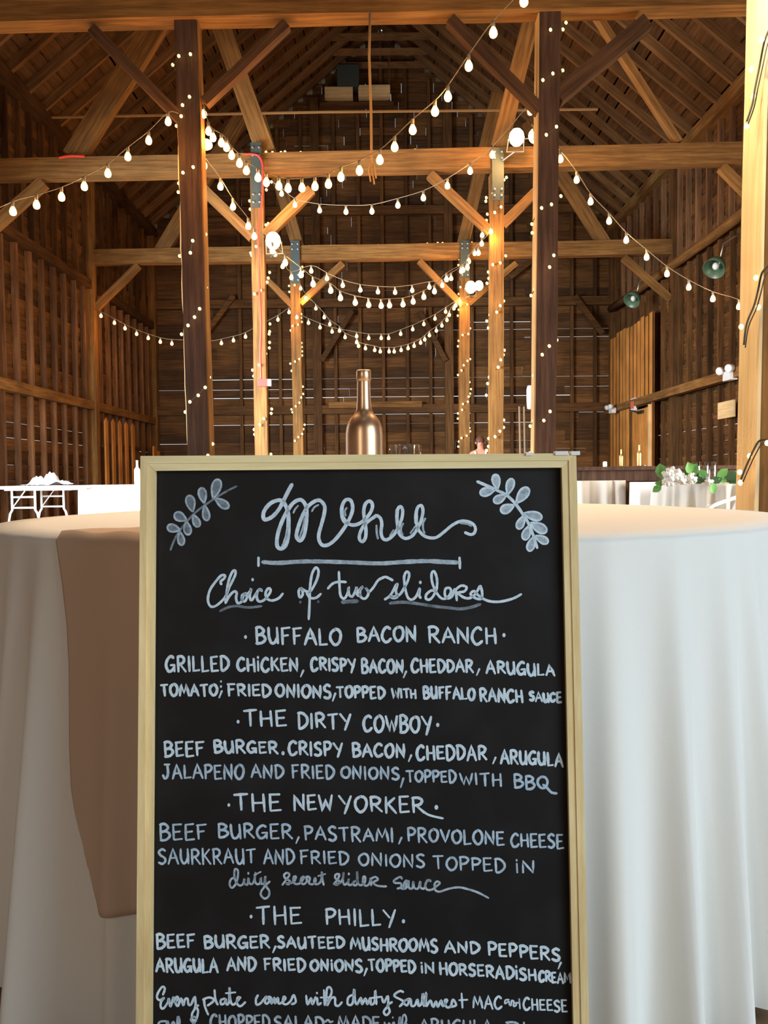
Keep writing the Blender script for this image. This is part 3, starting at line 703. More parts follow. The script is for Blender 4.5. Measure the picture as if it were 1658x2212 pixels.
CH_C = chalk('chalk_smudge', (.27, .33, .38), (.10, .12, .14), .36)
LAYER = [0]
class Ink:
    def __init__(s): s.m = MB()
    def stroke(s, pts, w0, smooth=True, w1=None, sub=5, wob=.10):
        """pts in photo pixels, mapped on to the panel; w0 stroke width in pixels"""
        w1 = w0 if w1 is None else w1
        pv = [Vector((x_, y_, 0)) for x_, y_ in pts]
        if smooth and len(pv) > 2: pv = spline(pv, sub)
        else:
            q_ = []
            for i in range(len(pv) - 1):
                k_ = max(1, int((pv[i + 1] - pv[i]).length / 12))
                q_ += [pv[i].lerp(pv[i + 1], j / k_) for j in range(k_)]
            pv = q_ + [pv[-1]]
        LAYER[0] = (LAYER[0] + 1) % 40
        dep = REC + .00015 + LAYER[0] * .000004
        n = len(pv); L = []; Rr = []
        for i, p in enumerate(pv):
            d = (pv[min(n - 1, i + 1)] - pv[max(0, i - 1)])
            if d.length < 1e-6: d = Vector((1, 0, 0))
            d.normalize(); nn = Vector((-d.y, d.x, 0))
            ww = (w0 + (w1 - w0) * i / max(1, n - 1)) / 2 * (1 + rt.uniform(-wob, wob))
            if i in (0, n - 1): ww *= .72
            L.append(p + nn * ww); Rr.append(p - nn * ww)
        e0 = pv[0] + (pv[0] - pv[1]).normalized() * w0 * .3; e1 = pv[-1] + (pv[-1] - pv[-2]).normalized() * w1 * .3
        vs = [Fp(p.x, p.y, dep) for p in L + Rr + [e0, e1]]
        fs = [(i, i + 1, n + i + 1, n + i) for i in range(n - 1)] + [(0, n, 2 * n), (n - 1, 2 * n + 1, 2 * n - 1)]
        s.m.add(vs, fs)
    def dot(s, x_, y_, r):
        LAYER[0] = (LAYER[0] + 1) % 40; dep = REC + .00015 + LAYER[0] * .000004
        vs = [Fp(x_ + r * math.cos(k * math.pi / 5) * .9, y_ + r * 1.15 * math.sin(k * math.pi / 5), dep) for k in range(10)]
        s.m.add(vs, [tuple(range(10))])
    def fill(s, pts):
        LAYER[0] = (LAYER[0] + 1) % 40; dep = REC + .00008 + LAYER[0] * .000001
        s.m.add([Fp(x_, y_, dep) for x_, y_ in pts], [tuple(range(len(pts)))])
    def done(s, mat, label):
        o = s.m.build('lettering', mat, mbd)
        o['label'] = label; return o
# printed capitals, strokes in a unit box, y down; 's' marks a curved stroke
G = {
 'A': (.95, [((0, 1), (.5, 0), (1, 1)), ((.15, .62), (.88, .60))]),
 'B': (.8, [((.08, 0), (.1, 1)), ('s', (.0, .04), (.5, .0), (.85, .2), (.55, .42), (.12, .48)), ('s', (.12, .48), (.7, .48), (1, .72), (.6, .97), (.02, 1))]),
 'C': (.85, [('s', (.95, .16), (.62, .0), (.2, .22), (.03, .62), (.3, .97), (.68, .95), (1, .76))]),
 'D': (.85, [((.1, .02), (.12, 1)), ('s', (0, .04), (.5, .02), (.95, .3), (.92, .65), (.5, .95), (.1, 1))]),
 'E': (.72, [((.08, .02), (.1, 1)), ((.02, .04), (.95, 0)), ((.1, .5), (.8, .46)), ((.1, 1), (1, .94))]),
 'F': (.72, [((.12, .02), (.14, 1)), ((.0, .05), (1, 0)), ((.12, .5), (.8, .45))]),
 'G': (.9, [('s', (.9, .12), (.6, .0), (.2, .22), (.03, .6), (.3, .96), (.65, .92), (.92, .7)), ((.5, .58), (1, .56)), ((.95, .56), (.93, 1))]),
 'H': (.85, [((.08, 0), (.1, 1)), ((.88, 0), (.92, 1)), ((.08, .53), (.9, .48))]),
 'I': (.22, [((.5, 0), (.5, 1))]),
 'i': (.22, [((.5, .25), (.5, 1)), ((.45, -.08), (.5, .04))]),
 'J': (.75, [('s', (.7, .02), (.72, .6), (.55, .95), (.22, 1.0), (0, .78)), ((.25, .03), (1, .0))]),
 'K': (.8, [((.08, 0), (.1, 1)), ((.88, .05), (.12, .55)), ((.3, .45), (1, .98))]),
 'L': (.68, [((.1, 0), (.12, 1), (1, .95))]),
 'M': (1.1, [((.02, 1), (.16, .02), (.5, .72), (.82, .02), (1, 1))]),
 'N': (.9, [((.06, 1), (.08, 0), (.88, .98), (.92, -.04))]),
 'O': (.9, [('s', (.5, .02), (.12, .25), (.05, .65), (.4, .98), (.82, .82), (.98, .4), (.8, .08), (.45, .02))]),
 'P': (.75, [((.1, 0), (.14, 1)), ('s', (0, .05), (.6, .0), (.98, .2), (.7, .48), (.14, .55))]),
 'Q': (1.1, [('s', (.45, .02), (.1, .25), (.05, .65), (.35, .95), (.7, .82), (.85, .4), (.7, .08), (.42, .02)), ('s', (.45, .68), (.8, .95), (1.15, 1.28), (1.6, 1.32))]),
 'R': (.85, [((.08, 0), (.12, 1)), ('s', (0, .05), (.5, .0), (.85, .18), (.65, .45), (.12, .54)), ((.35, .5), (1, 1))]),
 'S': (.75, [('s', (.92, .12), (.55, .0), (.12, .18), (.3, .42), (.78, .58), (.88, .82), (.5, 1), (0, .9))]),
 'T': (.85, [((.5, .02), (.52, 1)), ((0, .06), (1, .0))]),
 'U': (.85, [('s', (.06, 0), (.08, .6), (.3, .97), (.65, .9), (.88, .6)), ((.88, 0), (.94, 1))]),
 'V': (.85, [((0, 0), (.5, 1), (1, 0))]),
 'W': (1.1, [((0, .02), (.26, 1), (.5, .3), (.76, 1), (1, 0))]),
 'Y': (.9, [((0, 0), (.5, .52)), ((1, 0), (.42, 1.15))]),
 ' ': (.5, []),
}
def word(ink, txt, x0, x1, yt, yb, dy=0, w_=6.0, dyb=None):
    """yt/yb top and bottom at the left end, dy drop of the right end"""
    dyb = dy if dyb is None else dyb
    sp = .24; tot = sum(G[c][0] for c in txt) + sp * (len(txt) - 1); k = 0
    for c in txt:
        gw = G[c][0]; u0, u1 = k / tot, (k + gw) / tot; k += gw + sp
        jx = rt.uniform(-.01, .01); jt, jb = rt.uniform(-1.6, 1.6), rt.uniform(-1.6, 1.6)
        for st in G[c][1]:
            sm = st[0] == 's'; pts = st[1:] if sm else st
            out = []
            for gx, gy in pts:
                u = u0 + (u1 - u0) * gx; x_ = x0 + (x1 - x0) * u
                a_ = yt + dy * u + jt; b_ = yb + dyb * u + jb
                out.append((x_ + (gy - .5) * 1.2 + rt.uniform(-.5, .5), a_ + (b_ - a_) * gy + rt.uniform(-.5, .5)))
            ink.stroke(out, w_, smooth=sm, sub=4)
def comma(ink, x_, y_, h=14, w_=6): ink.stroke([(x_ + 3, y_ - h / 2), (x_ - 3, y_ + h / 2)], w_ + 1, False, w_ - 2)

# menu
k = .1568; A = lambda l: [(550 + a * k, 1030 + b * k) for a, b in l]; B2 = lambda l: [(790 + a * k, 1030 + b * k) for a, b in l]
ik = Ink()
ik.stroke(A([(515, 100), (460, 200), (400, 320), (330, 450), (240, 550), (150, 590), (118, 560), (130, 470), (210, 370), (310, 325), (380, 335), (430, 410), (462, 520), (466, 700), (455, 850), (420, 955), (360, 990), (312, 960), (305, 870), (330, 740), (390, 580), (455, 460), (530, 360), (620, 315), (680, 355), (712, 450), (712, 600), (690, 760), (660, 845), (620, 880), (575, 830), (585, 740), (630, 600), (690, 470), (750, 390), (840, 330), (905, 330), (960, 400), (958, 500), (920, 650), (882, 790), (888, 880), (930, 940), (1000, 940), (1080, 890), (1170, 790), (1260, 660), (1325, 530), (1348, 430), (1330, 340), (1285, 310), (1235, 335), (1200, 420), (1208, 540), (1260, 620), (1330, 662), (1420, 652), (1500, 600), (1575, 520), (1618, 430), (1612, 360), (1570, 335), (1520, 380), (1500, 480), (1512, 600), (1530, 720), (1525, 830), (1488, 890), (1445, 865), (1445, 790), (1490, 690), (1560, 615), (1650, 550)])
          + B2([(150, 535), (200, 572), (218, 650), (208, 760), (228, 840), (280, 868), (350, 830), (410, 760), (460, 660), (497, 560), (505, 460), (478, 410), (442, 440), (430, 540), (436, 690), (455, 775), (500, 830), (560, 848), (640, 810), (705, 720), (760, 600), (785, 480), (772, 405), (740, 398), (704, 440), (692, 560), (705, 680), (745, 760), (810, 818), (900, 842), (980, 830), (1080, 755), (1190, 665), (1300, 612), (1400, 615), (1478, 655), (1508, 715), (1490, 775), (1440, 795), (1360, 765)]), 8.6, w1=6.5, wob=.06)
ik.stroke(A([(460, 540), (450, 760), (400, 940)]), 7); ik.stroke(A([(1185, 420), (1195, 560), (1240, 640)]), 5); ik.stroke(B2([(425, 450), (425, 640)]), 8); ik.stroke(B2([(690, 470), (690, 640)]), 9)
ik.stroke([(558, 1204), (558, 1223)], 7, False); ik.stroke([(992, 1204), (993, 1228)], 7, False)
ik.done(CH_A, 'large script word menu with a flourish')
ik = Ink()
ik.stroke([(566, 1214), (600, 1216), (650, 1213), (700, 1213), (760, 1215), (820, 1217), (870, 1214), (920, 1212), (960, 1214), (988, 1215)], 9, wob=.12)
for a_ in ([(455, 700), (430, 850), (370, 960)], [(690, 560), (660, 700), (610, 850)], [(530, 500), (560, 440), (600, 395)], [(785, 480), (820, 420), (880, 385)], [(1270, 425), (1240, 470), (1252, 540)]): ik.stroke(A(a_), 4)
for a_ in ([(145, 665), (150, 780), (165, 855)], [(515, 640), (485, 700), (485, 760), (510, 800)], [(820, 570), (785, 640), (790, 730), (810, 780)], [(380, 730), (330, 810)], [(680, 680), (610, 780)]): ik.stroke(B2(a_), 4.5)
ik.stroke(B2([(1300, 640), (1400, 650), (1450, 680)]), 4)
ik.done(CH_B, 'ruled line and shading strokes under the script title')

# leaf sprigs
def leaf(ik, if_, x0, y0, x1, y1, wd):
    """outline from the stem point (x0,y0) to the tip (x1,y1)"""
    a_ = Vector((x0, y0, 0)); b_ = Vector((x1, y1, 0)); d = b_ - a_; n = Vector((-d.y, d.x, 0)).normalized() * wd
    L = [(0, 0), (.18, .45), (.45, .9), (.72, 1), (.93, .62), (1.0, 0), (.93, -.62), (.72, -1), (.45, -.9), (.18, -.45), (0, 0)]
    pts = [(a_ + d * t + n * s_) for t, s_ in L]
    ik.stroke([(p.x, p.y) for p in pts], 4.2)
    if_.fill([(p.x, p.y) for p in pts[:-1]])
ik = Ink(); jf = Ink(); k = .205; q = lambda a, b: (290 + a * k, 960 + b * k)
jf2 = Ink()
jf2.stroke([q(1078, 440), q(960, 500), q(800, 600), q(640, 720), q(540, 830), q(470, 920), q(420, 1010), q(380, 1115)], 4.5)
for a, b, c, d, w_ in ((830, 570, 885, 370, 9.5), (850, 570, 990, 665, 8), (735, 620, 705, 460, 8), (740, 640, 765, 800, 7), (615, 710, 575, 540, 9), (620, 740, 675, 865, 7), (550, 800, 425, 735, 9), (545, 810, 570, 950, 7.5), (480, 900, 350, 870, 8), (480, 920, 500, 1060, 6.8)):
    leaf(ik, jf, *q(a, b), *q(c, d), w_)
ik.done(CH_B, 'leaf sprig outline drawn in the upper left corner'); jf2.done(CH_C, 'thin grey stem of the left leaf sprig')
jf.done(CH_C, 'smudged chalk inside the left leaves')
ik = Ink(); jf = Ink(); k = .1568; q = lambda a, b: (1000 + a * k, 960 + b * k)
ik.stroke([q(190, 510), q(330, 570), q(480, 640), q(600, 700), q(720, 820), q(820, 960), q(900, 1090), q(960, 1240), q(1020, 1430)], 6.5)
for a, b, c, d, w_ in ((470, 620, 440, 415, 8), (440, 620, 235, 675, 8.5), (610, 690, 670, 475, 8), (590, 700, 425, 790, 8), (730, 810, 890, 600, 10), (700, 840, 520, 920, 9), (830, 950, 1080, 1010, 9), (840, 980, 755, 1160, 7.5), (920, 1080, 1145, 1200, 9.5), (910, 1120, 840, 1310, 8), (990, 1260, 1165, 1350, 7.5), (975, 1270, 905, 1465, 7.5)):
    leaf(ik, jf, *q(a, b), *q(c, d), w_)
ik.done(CH_A, 'leaf sprig outline drawn in the upper right corner'); jf.done(CH_B, 'chalk filling inside the right leaves')

# choice of two sliders
k = .2413; q = lambda l, ox=430: [(ox + a * k, 1220 + b * k) for a, b in l]
ik = Ink(); SW = 5.6
ik.stroke(q([(200, 178), (192, 150), (225, 120), (228, 95), (195, 98), (140, 160), (95, 230), (78, 310), (95, 365), (130, 375), (180, 345), (235, 285), (270, 200), (305, 130), (325, 80), (318, 50), (293, 70), (262, 150), (248, 240), (235, 345)]), SW)
ik.stroke(q([(235, 345), (270, 280), (310, 240), (335, 250), (330, 300), (345, 342), (378, 330), (392, 285), (408, 258), (385, 275), (384, 320), (410, 325), (428, 285), (408, 255), (430, 262), (455, 235), (465, 215), (452, 280), (465, 318), (490, 290), (535, 222), (562, 232), (530, 225), (515, 280), (530, 325), (570, 322), (610, 285), (640, 232), (620, 210), (595, 250), (605, 300), (650, 320), (710, 300), (750, 255)]), SW)
ik.dot(430 + 478 * k, 1220 + 133 * k, 3.2)
ik.stroke(q([(905, 208), (890, 240), (900, 292), (925, 270), (922, 225), (905, 208), (960, 238), (1000, 230), (1050, 140), (1068, 60), (1045, 25), (1010, 80), (992, 200), (987, 350), (980, 490)]), SW)
ik.stroke(q([(960, 250), (985, 290), (1020, 300), (1055, 290), (1090, 258)]), SW)
ik.stroke(q([(1150, 215), (1195, 168), (1255, 152), (1315, 155)]), SW); ik.stroke(q([(1250, 60), (1255, 180), (1265, 275), (1298, 302), (1328, 255), (1337, 200), (1340, 262), (1368, 285), (1398, 235), (1408, 200), (1412, 262), (1438, 278), (1440, 230), (1465, 195), (1432, 232), (1450, 292), (1490, 300), (1515, 250), (1490, 205), (1520, 240), (1560, 200), (1600, 140), (1645, 115)]) + q([(140, 110), (200, 140)], 800), SW)
ik.stroke(q([(125, 312), (180, 270), (222, 190), (240, 175), (226, 235), (240, 285), (205, 297), (172, 282), (215, 285), (265, 262), (310, 190), (338, 130), (345, 80), (322, 62), (300, 110), (308, 200), (332, 290), (370, 312), (410, 280), (440, 210), (435, 270), (450, 300)], 800), SW)
ik.dot(800 + 445 * k, 1220 + 158 * k, 3.4)
ik.stroke(q([(590, 242), (545, 230), (497, 270), (502, 310), (545, 300), (588, 222), (594, 130), (570, 60), (546, 80), (552, 160), (590, 250), (640, 303), (690, 290), (720, 240), (705, 207), (670, 217), (665, 270), (690, 300), (730, 280), (758, 215), (772, 322)], 800), SW)
ik.stroke(q([(762, 222), (810, 187), (858, 200), (840, 238), (785, 250), (825, 288), (880, 300), (930, 270), (960, 225), (982, 190), (998, 250), (990, 305), (935, 297), (895, 262), (925, 236), (960, 270), (1010, 305), (1060, 325), (1120, 332), (1190, 325), (1280, 300), (1350, 262)], 800), SW)
ik.done(CH_A, 'script line about the choice of two sliders')
ik = Ink()
ik.stroke(q([(185, 415), (260, 380), (340, 370), (440, 382), (560, 370)]), 5.5); ik.stroke(q([(170, 345), (280, 335), (400, 345), (560, 370), (700, 385), (800, 395), (900, 380), (985, 352)], 800), 6.5)
ik.stroke(q([(1275, 335), (1350, 328), (1420, 325)]), 8.5); ik.dot(430 + 905 * k, 1220 + 334 * k, 3); ik.dot(430 + 1065 * k, 1220 + 330 * k, 2.6)
ik.done(CH_C, 'faded underlines below the script line')

def line(label, words, mat=None, w_=6.3, extra=None):
    ik = Ink()
    for wd in words:
        if wd[0] == ',': comma(ik, *wd[1:])
        elif wd[0] == '.': ik.dot(*wd[1:])
        else: word(ik, *wd[:5], dy=wd[5] if len(wd) > 5 else 0, w_=w_)
    if extra: extra(ik)
    ik.done(mat or CH_A, label)
line('first slider heading in capitals', [('.', 530, 1376, 3.6), ('BUFFALO', 552, 736, 1355, 1390, 3), ('BACON', 771, 898, 1356, 1387, -2), ('RANCH', 925, 1071, 1355, 1389, 3), ('.', 1088, 1372, 4)], w_=6.4)
line('first slider ingredients upper line', [('GRILLED', 358, 494, 1419, 1450, -1), ('CHiCKEN', 512, 643, 1421, 1449, 1), (',', 652, 1455), ('CRISPY', 671, 767, 1420, 1448, 3), ('BACON', 781, 870, 1425, 1452, 1), (',', 874, 1457), ('CHEDDAR', 888, 1021, 1424, 1451, 2), (',', 1032, 1452), ('ARUGULA', 1050, 1197, 1428, 1454, 7)])
line('first slider ingredients lower line', [('TOMATO', 347, 469, 1478, 1503, 1), ('.', 477, 1472, 2.2), ('.', 477, 1483, 2.6), (',', 476, 1500, 15), ('FRIED', 492, 584, 1477, 1503, 1), ('ONIONS', 595, 714, 1479, 1505, 2), (',', 721, 1506, 17), ('TOPPED', 727, 830, 1483, 1507, 1), ('WITH', 846, 898, 1488, 1507, 1), ('BUFFALO', 914, 1025, 1482, 1508, 4), ('RANCH', 1036, 1128, 1487, 1515, 3), ('SAUCE', 1143, 1212, 1494, 1514, 3)])
line('second slider heading in capitals', [('.', 514, 1559, 3.6), ('THE', 527, 618, 1535, 1568, 0), ('DIRTY', 643, 757, 1540, 1572, 2), ('COWBOY', 784, 931, 1545, 1580, 3), ('.', 945, 1566, 4)], w_=6.4)
line('second slider ingredients upper line', [('BEEF', 355, 440, 1604, 1635, -3), ('BURGER', 462, 599, 1599, 1625, 3), ('.', 611, 1627, 4), ('CRISPY', 623, 739, 1602, 1630, 3), ('BACON', 761, 874, 1606, 1634, 2), (',', 885, 1638), ('CHEDDAR', 899, 1050, 1610, 1640, 2), (',', 1067, 1643), ('ARUGULA', 1081, 1215, 1620, 1648, 8)])
line('second slider ingredients lower line', [('JALAPENO', 351, 526, 1652, 1681, 1), ('AND', 542, 612, 1652, 1679, 1), ('FRIED', 630, 721, 1653, 1680, 2), ('ONIONS', 736, 862, 1655, 1682, 3), (',', 868, 1691, 20), ('TOPPED', 877, 984, 1664, 1689, 2), ('WITH', 993, 1083, 1669, 1695, 3), ('BBQ', 1110, 1186, 1674, 1702, 3)], CH_M, 5.6)
line('third slider heading in capitals', [('.', 494, 1739, 3.4), ('THE', 505, 606, 1715, 1750, 2), ('NEW', 634, 717, 1717, 1750, 0), ('YORKER', 732, 915, 1718, 1752, 5), ('.', 942, 1744, 4.6)], w_=6.2, extra=lambda ik: ik.stroke([(905, 1746), (925, 1760), (957, 1768)], 5))
line('third slider ingredients upper line', [('BEEF', 345, 445, 1782, 1816, -2), ('BURGER', 471, 630, 1780, 1810, 2), (',', 642, 1815), ('PASTRAMI', 657, 849, 1784, 1813, 6), (',', 864, 1816), ('PROVOLONE', 880, 1088, 1788, 1817, 9), ('CHEESE', 1103, 1216, 1799, 1828, 5)], CH_M, 5.6)
line('third slider ingredients lower line', [('SAURKRAUT', 342, 551, 1835, 1867, -2), ('AND', 569, 635, 1835, 1866, 0), ('FRIED', 648, 752, 1838, 1866, 1), ('ONIONS', 774, 917, 1843, 1870, 4), ('TOPPED', 935, 1090, 1849, 1877, 7), ('iN', 1113, 1154, 1860, 1886, 1)], CH_M, 5.2)
k = .187; q = lambda l, ox=480, oy=1870: [(ox + a * k, oy + b * k) for a, b in l]
ik = Ink(); SW = 4.6
ik.stroke(q([(150, 130), (98, 160), (85, 220), (110, 255), (150, 220), (175, 150), (180, 60), (150, 38), (138, 90), (150, 170), (190, 225), (235, 215), (255, 150), (252, 200), (290, 218), (303, 140), (308, 190), (335, 215), (365, 180), (385, 75), (375, 170), (400, 213), (435, 200), (445, 140), (450, 208), (485, 200), (495, 120), (490, 230), (452, 290), (445, 340), (490, 380), (535, 350), (540, 290), (505, 230), (550, 180)]), SW)
ik.stroke(q([(365, 110), (445, 70)]), SW); ik.dot(480 + 300 * k, 1870 + 88 * k, 2.6)
ik.stroke(q([(690, 225), (740, 160), (775, 105), (745, 82), (712, 110), (730, 150), (780, 180), (768, 214), (740, 205), (790, 200), (830, 180), (850, 130), (825, 130), (820, 190), (860, 213), (910, 190), (945, 130), (915, 140), (905, 190), (940, 213), (975, 180), (972, 130), (1010, 140), (1000, 200), (1040, 215), (1075, 180), (1070, 140), (1062, 200), (1100, 213), (1140, 170), (1150, 70), (1155, 160), (1172, 225)]), SW)
ik.stroke(q([(1105, 120), (1190, 95)]), SW)
ik.stroke(q([(1285, 215), (1330, 160), (1350, 102), (1312, 100), (1302, 140), (1350, 180), (1330, 220), (1295, 212), (1350, 205), (1390, 150), (1400, 75), (1392, 170), (1410, 220), (1450, 190), (1460, 150), (1455, 215), (1490, 220), (1520, 185), (1560, 172), (1512, 190), (1520, 225), (1558, 205), (1555, 65), (1560, 180), (1590, 225), (1640, 200)]) + q([(100, 135), (78, 130), (72, 200), (110, 233), (150, 200), (162, 140), (167, 230)], 770), SW)
ik.dot(480 + 1460 * k, 1870 + 95 * k, 2.6)
ik.stroke(q([(165, 150), (215, 130), (245, 160), (192, 195), (240, 232), (345, 240)], 770), SW)
ik.stroke(q([(525, 155), (500, 130), (432, 170), (442, 198), (510, 205), (510, 250), (468, 265)], 770), SW)
ik.stroke(q([(500, 255), (545, 262), (580, 172), (545, 205), (548, 265), (585, 240), (598, 175), (602, 250), (640, 263), (655, 182), (662, 252), (710, 263), (735, 182), (737, 250), (780, 263), (800, 200), (830, 165), (858, 180), (820, 168), (792, 220), (812, 275), (870, 275), (925, 235), (960, 202), (930, 182), (900, 212), (907, 280), (960, 300), (1050, 270), (1170, 250), (1280, 270), (1400, 310), (1525, 375)], 770), SW)
ik.done(CH_B, 'script line naming the secret sauce')
line('fourth slider heading in capitals', [('.', 542, 1980, 3.6), ('THE', 554, 650, 1959, 1996, 0), ('PHILLY', 703, 854, 1963, 1998, 2), ('.', 871, 1990, 4)], w_=5.8)
line('fourth slider ingredients upper line', [('BEEF', 338, 420, 2018, 2048, -1), ('BURGER', 441, 581, 2021, 2047, 1), (',', 592, 2051), ('SAUTEED', 599, 743, 2024, 2048, 0), ('MUSHROOMS', 757, 944, 2024, 2051, 6), ('AND', 960, 1035, 2033, 2057, 3), ('PEPPERS', 1054, 1209, 2035, 2062, 14), (',', 1208, 2086)])
line('fourth slider ingredients lower line', [('ARUGULA', 337, 470, 2070, 2099, 1), ('AND', 490, 552, 2069, 2097, 0), ('FRIED', 570, 659, 2071, 2096, 1), ('ONiONS', 670, 782, 2073, 2097, 2), (',', 789, 2100, 16), ('TOPPED', 795, 896, 2073, 2097, 3), ('iN', 908, 937, 2080, 2102, 1), ('HORSERADiSH', 949, 1157, 2079, 2104, 14), ('CREAM', 1164, 1232, 2099, 2120, 4)])
ik = Ink(); SW = 5; qq = lambda l, ox=330: q(l, ox, 2110)
ik.stroke(qq([(115, 210), (138, 140), (110, 115), (62, 180), (47, 240), (80, 270), (130, 242), (95, 290), (92, 350), (122, 365), (170, 300), (185, 250), (203, 345), (240, 232), (250, 295), (292, 250), (272, 232), (262, 300), (290, 338), (325, 250), (352, 330), (370, 262), (400, 255), (412, 318), (442, 318), (485, 230), (490, 350), (452, 430), (460, 500), (500, 490), (522, 400), (502, 342), (530, 330)]), SW)
ik.stroke(qq([(590, 250), (600, 340), (640, 440)]), SW); ik.stroke(qq([(575, 265), (640, 240), (690, 250), (700, 280), (630, 335)]), SW); ik.stroke(qq([(712, 150), (722, 260), (750, 325)]), SW)
ik.stroke(qq([(835, 250), (785, 270), (790, 318), (830, 300), (842, 258), (850, 318), (880, 290), (885, 120), (892, 250), (915, 318), (950, 310), (992, 260), (1008, 240), (980, 242), (972, 310), (1012, 340), (1070, 290)]), SW); ik.stroke(qq([(840, 190), (955, 180)]), SW)
ik.stroke(qq([(1215, 210), (1190, 260), (1197, 320), (1240, 308), (1290, 250), (1312, 230), (1292, 290), (1320, 310), (1345, 270), (1325, 235), (1362, 240), (1370, 308), (1402, 242), (1410, 308), (1442, 242), (1452, 308), (1490, 295), (1530, 250), (1510, 232), (1502, 300), (1540, 318), (1590, 280), (1625, 212), (1650, 290), (1600, 318)]), SW)
ik.stroke(qq([(165, 215), (182, 320), (222, 245), (237, 320), (275, 230)], 630), SW); ik.stroke(qq([(292, 240), (302, 320), (340, 300)], 630), SW); ik.dot(*qq([(290, 188)], 630)[0], 2.4)
ik.stroke(qq([(370, 150), (378, 330)], 630), SW); ik.stroke(qq([(330, 240), (450, 235)], 630), SW)
ik.stroke(qq([(395, 330), (460, 180), (432, 118), (402, 160), (402, 330), (450, 252), (497, 242), (502, 320), (540, 335), (580, 290)], 630), SW)
ik.stroke(qq([(710, 205), (652, 240), (647, 318), (702, 305), (720, 140), (727, 260), (752, 318), (797, 242), (812, 318), (850, 250), (872, 318), (905, 245), (915, 318), (955, 290), (962, 155), (977, 320)], 630), SW); ik.stroke(qq([(900, 248), (1040, 230)], 630), SW)
ik.stroke(qq([(1040, 240), (1062, 298), (1108, 222), (1108, 330), (1062, 400), (1090, 443), (1130, 400), (1110, 330), (1160, 290)], 630), SW)
ik.stroke(qq([(1290, 178), (1245, 165), (1183, 220), (1288, 285), (1242, 345)], 630), SW)
ik.stroke(qq([(1250, 340), (1320, 262), (1292, 300), (1330, 330), (1352, 280), (1330, 262), (1372, 262), (1382, 335), (1422, 328), (1450, 262), (1465, 335), (1500, 300), (1512, 190), (1522, 340), (1552, 180), (1547, 340), (1600, 272), (1622, 338), (1650, 330)], 630), SW)
ik.stroke(qq([(0, 272), (30, 348), (60, 282), (82, 348), (120, 272), (140, 340), (190, 272), (162, 272), (180, 348), (230, 340), (255, 262), (292, 328), (225, 348)], 930), SW)
ik.stroke(qq([(355, 190), (366, 360)], 930), SW); ik.stroke(qq([(325, 270), (425, 265)], 930), SW)
ik.stroke(qq([(905, 265), (862, 270), (858, 310), (900, 285), (908, 320), (925, 330), (935, 275), (960, 290), (955, 340), (985, 330), (985, 300), (1020, 300), (1020, 250), (1030, 370)], 930), 3.6)
word(ik, 'MAC', 1021, 1083, 2150, 2178, 2, 5); word(ik, 'CHEESE', 1130, 1224, 2156, 2180, 6, 5)
ik.done(CH_A, 'script line about what every plate comes with')
ik = Ink()
ik.stroke([(360, 2206), (344, 2208), (342, 2224), (356, 2220), (362, 2206), (366, 2222), (374, 2207), (380, 2222), (388, 2208), (384, 2196), (382, 2222)], 4.6)
ik.stroke([(428, 2225), (420, 2212), (412, 2203), (418, 2196), (424, 2203), (412, 2220), (420, 2230), (430, 2218)], 4.6)
word(ik, 'CHOPPED', 454, 582, 2192, 2222, 2, 5.6); word(ik, 'SALAD', 592, 698, 2195, 2222, 1, 5.6)
ik.stroke([(702, 2208), (708, 2203), (713, 2208), (719, 2206)], 4.5)
word(ik, 'MADE', 730, 820, 2194, 2222, 2, 5.6)
ik.stroke([(830, 2208), (834, 2222), (840, 2210), (844, 2222), (850, 2208), (853, 2222), (860, 2215), (863, 2196), (864, 2222)], 4.2); ik.stroke([(867, 2222), (877, 2205), (874, 2192), (869, 2198), (869, 2222), (878, 2212), (880, 2222)], 4.2); ik.dot(848, 2198, 2)
word(ik, 'ARUGULA', 906, 1062, 2201, 2228, 4, 5.4); word(ik, 'PI', 1093, 1136, 2207, 2232, 2, 5)
ik.done(CH_B, 'lowest line of lettering about the chopped salad')

# ------------------------------------------------------------------ on the table
M_gold = plain('copper_paint', (.80, .50, .29), .27, .95)
c = P(787, 985, 1.83); c.z = TH + .003
M_gold.node_tree.nodes['Principled BSDF'].inputs['Roughness'].default_value = .33
bt = empty('wine_bottle', c, 'copper-gold painted wine bottle standing on the round table behind the board', 'bottle', 'painted bottles')
BP = [(.001, .0), (.036, .0), (.0395, .004), (.040, .012), (.040, .170), (.0385, .186), (.034, .199), (.026, .211), (.019, .219), (.0165, .227), (.0150, .245), (.0142, .283), (.0142, .286), (.0158, .288), (.0158, .306), (.0142, .309), (.0105, .3095), (.0102, .300), (.001, .300)]
MB().lathe(BP, c, 40).build('bottle_body', M_gold, bt, True)
M_glass = plain('clear_glass', (.95, .95, .95), .04, trans=1.0)
_n = M_glass.node_tree.nodes; _l = M_glass.node_tree.links
_t = _n.new('ShaderNodeBsdfTransparent'); _t.inputs[0].default_value = (.96, .95, .94, 1); _g = _n.new('ShaderNodeBsdfGlossy'); _g.inputs[1].default_value = .05
_f = _n.new('ShaderNodeLayerWeight'); _f.inputs[0].default_value = .45; _m = _n.new('ShaderNodeMixShader')
_l.new(_f.outputs['Facing'], _m.inputs[0]); _l.new(_t.outputs[0], _m.inputs[1]); _l.new(_g.outputs[0], _m.inputs[2]); _l.new(_m.outputs[0], _n['Material Output'].inputs[0])
def tumbler(p, r, h, label, cat='glass', grp=None, th=.003):
    m = MB().lathe([(.001, 0), (r * .9, 0), (r * .97, .006), (r, h * .5), (r, h), (r - th, h + .001), (r - th, h * .5), (r * .86, .012), (.001, .010)], p, 24)
    return props(m.build('glass_jar', M_glass, None, True), label, cat, grp)
c = P(874, 985, 1.93); c.z = TH + .003
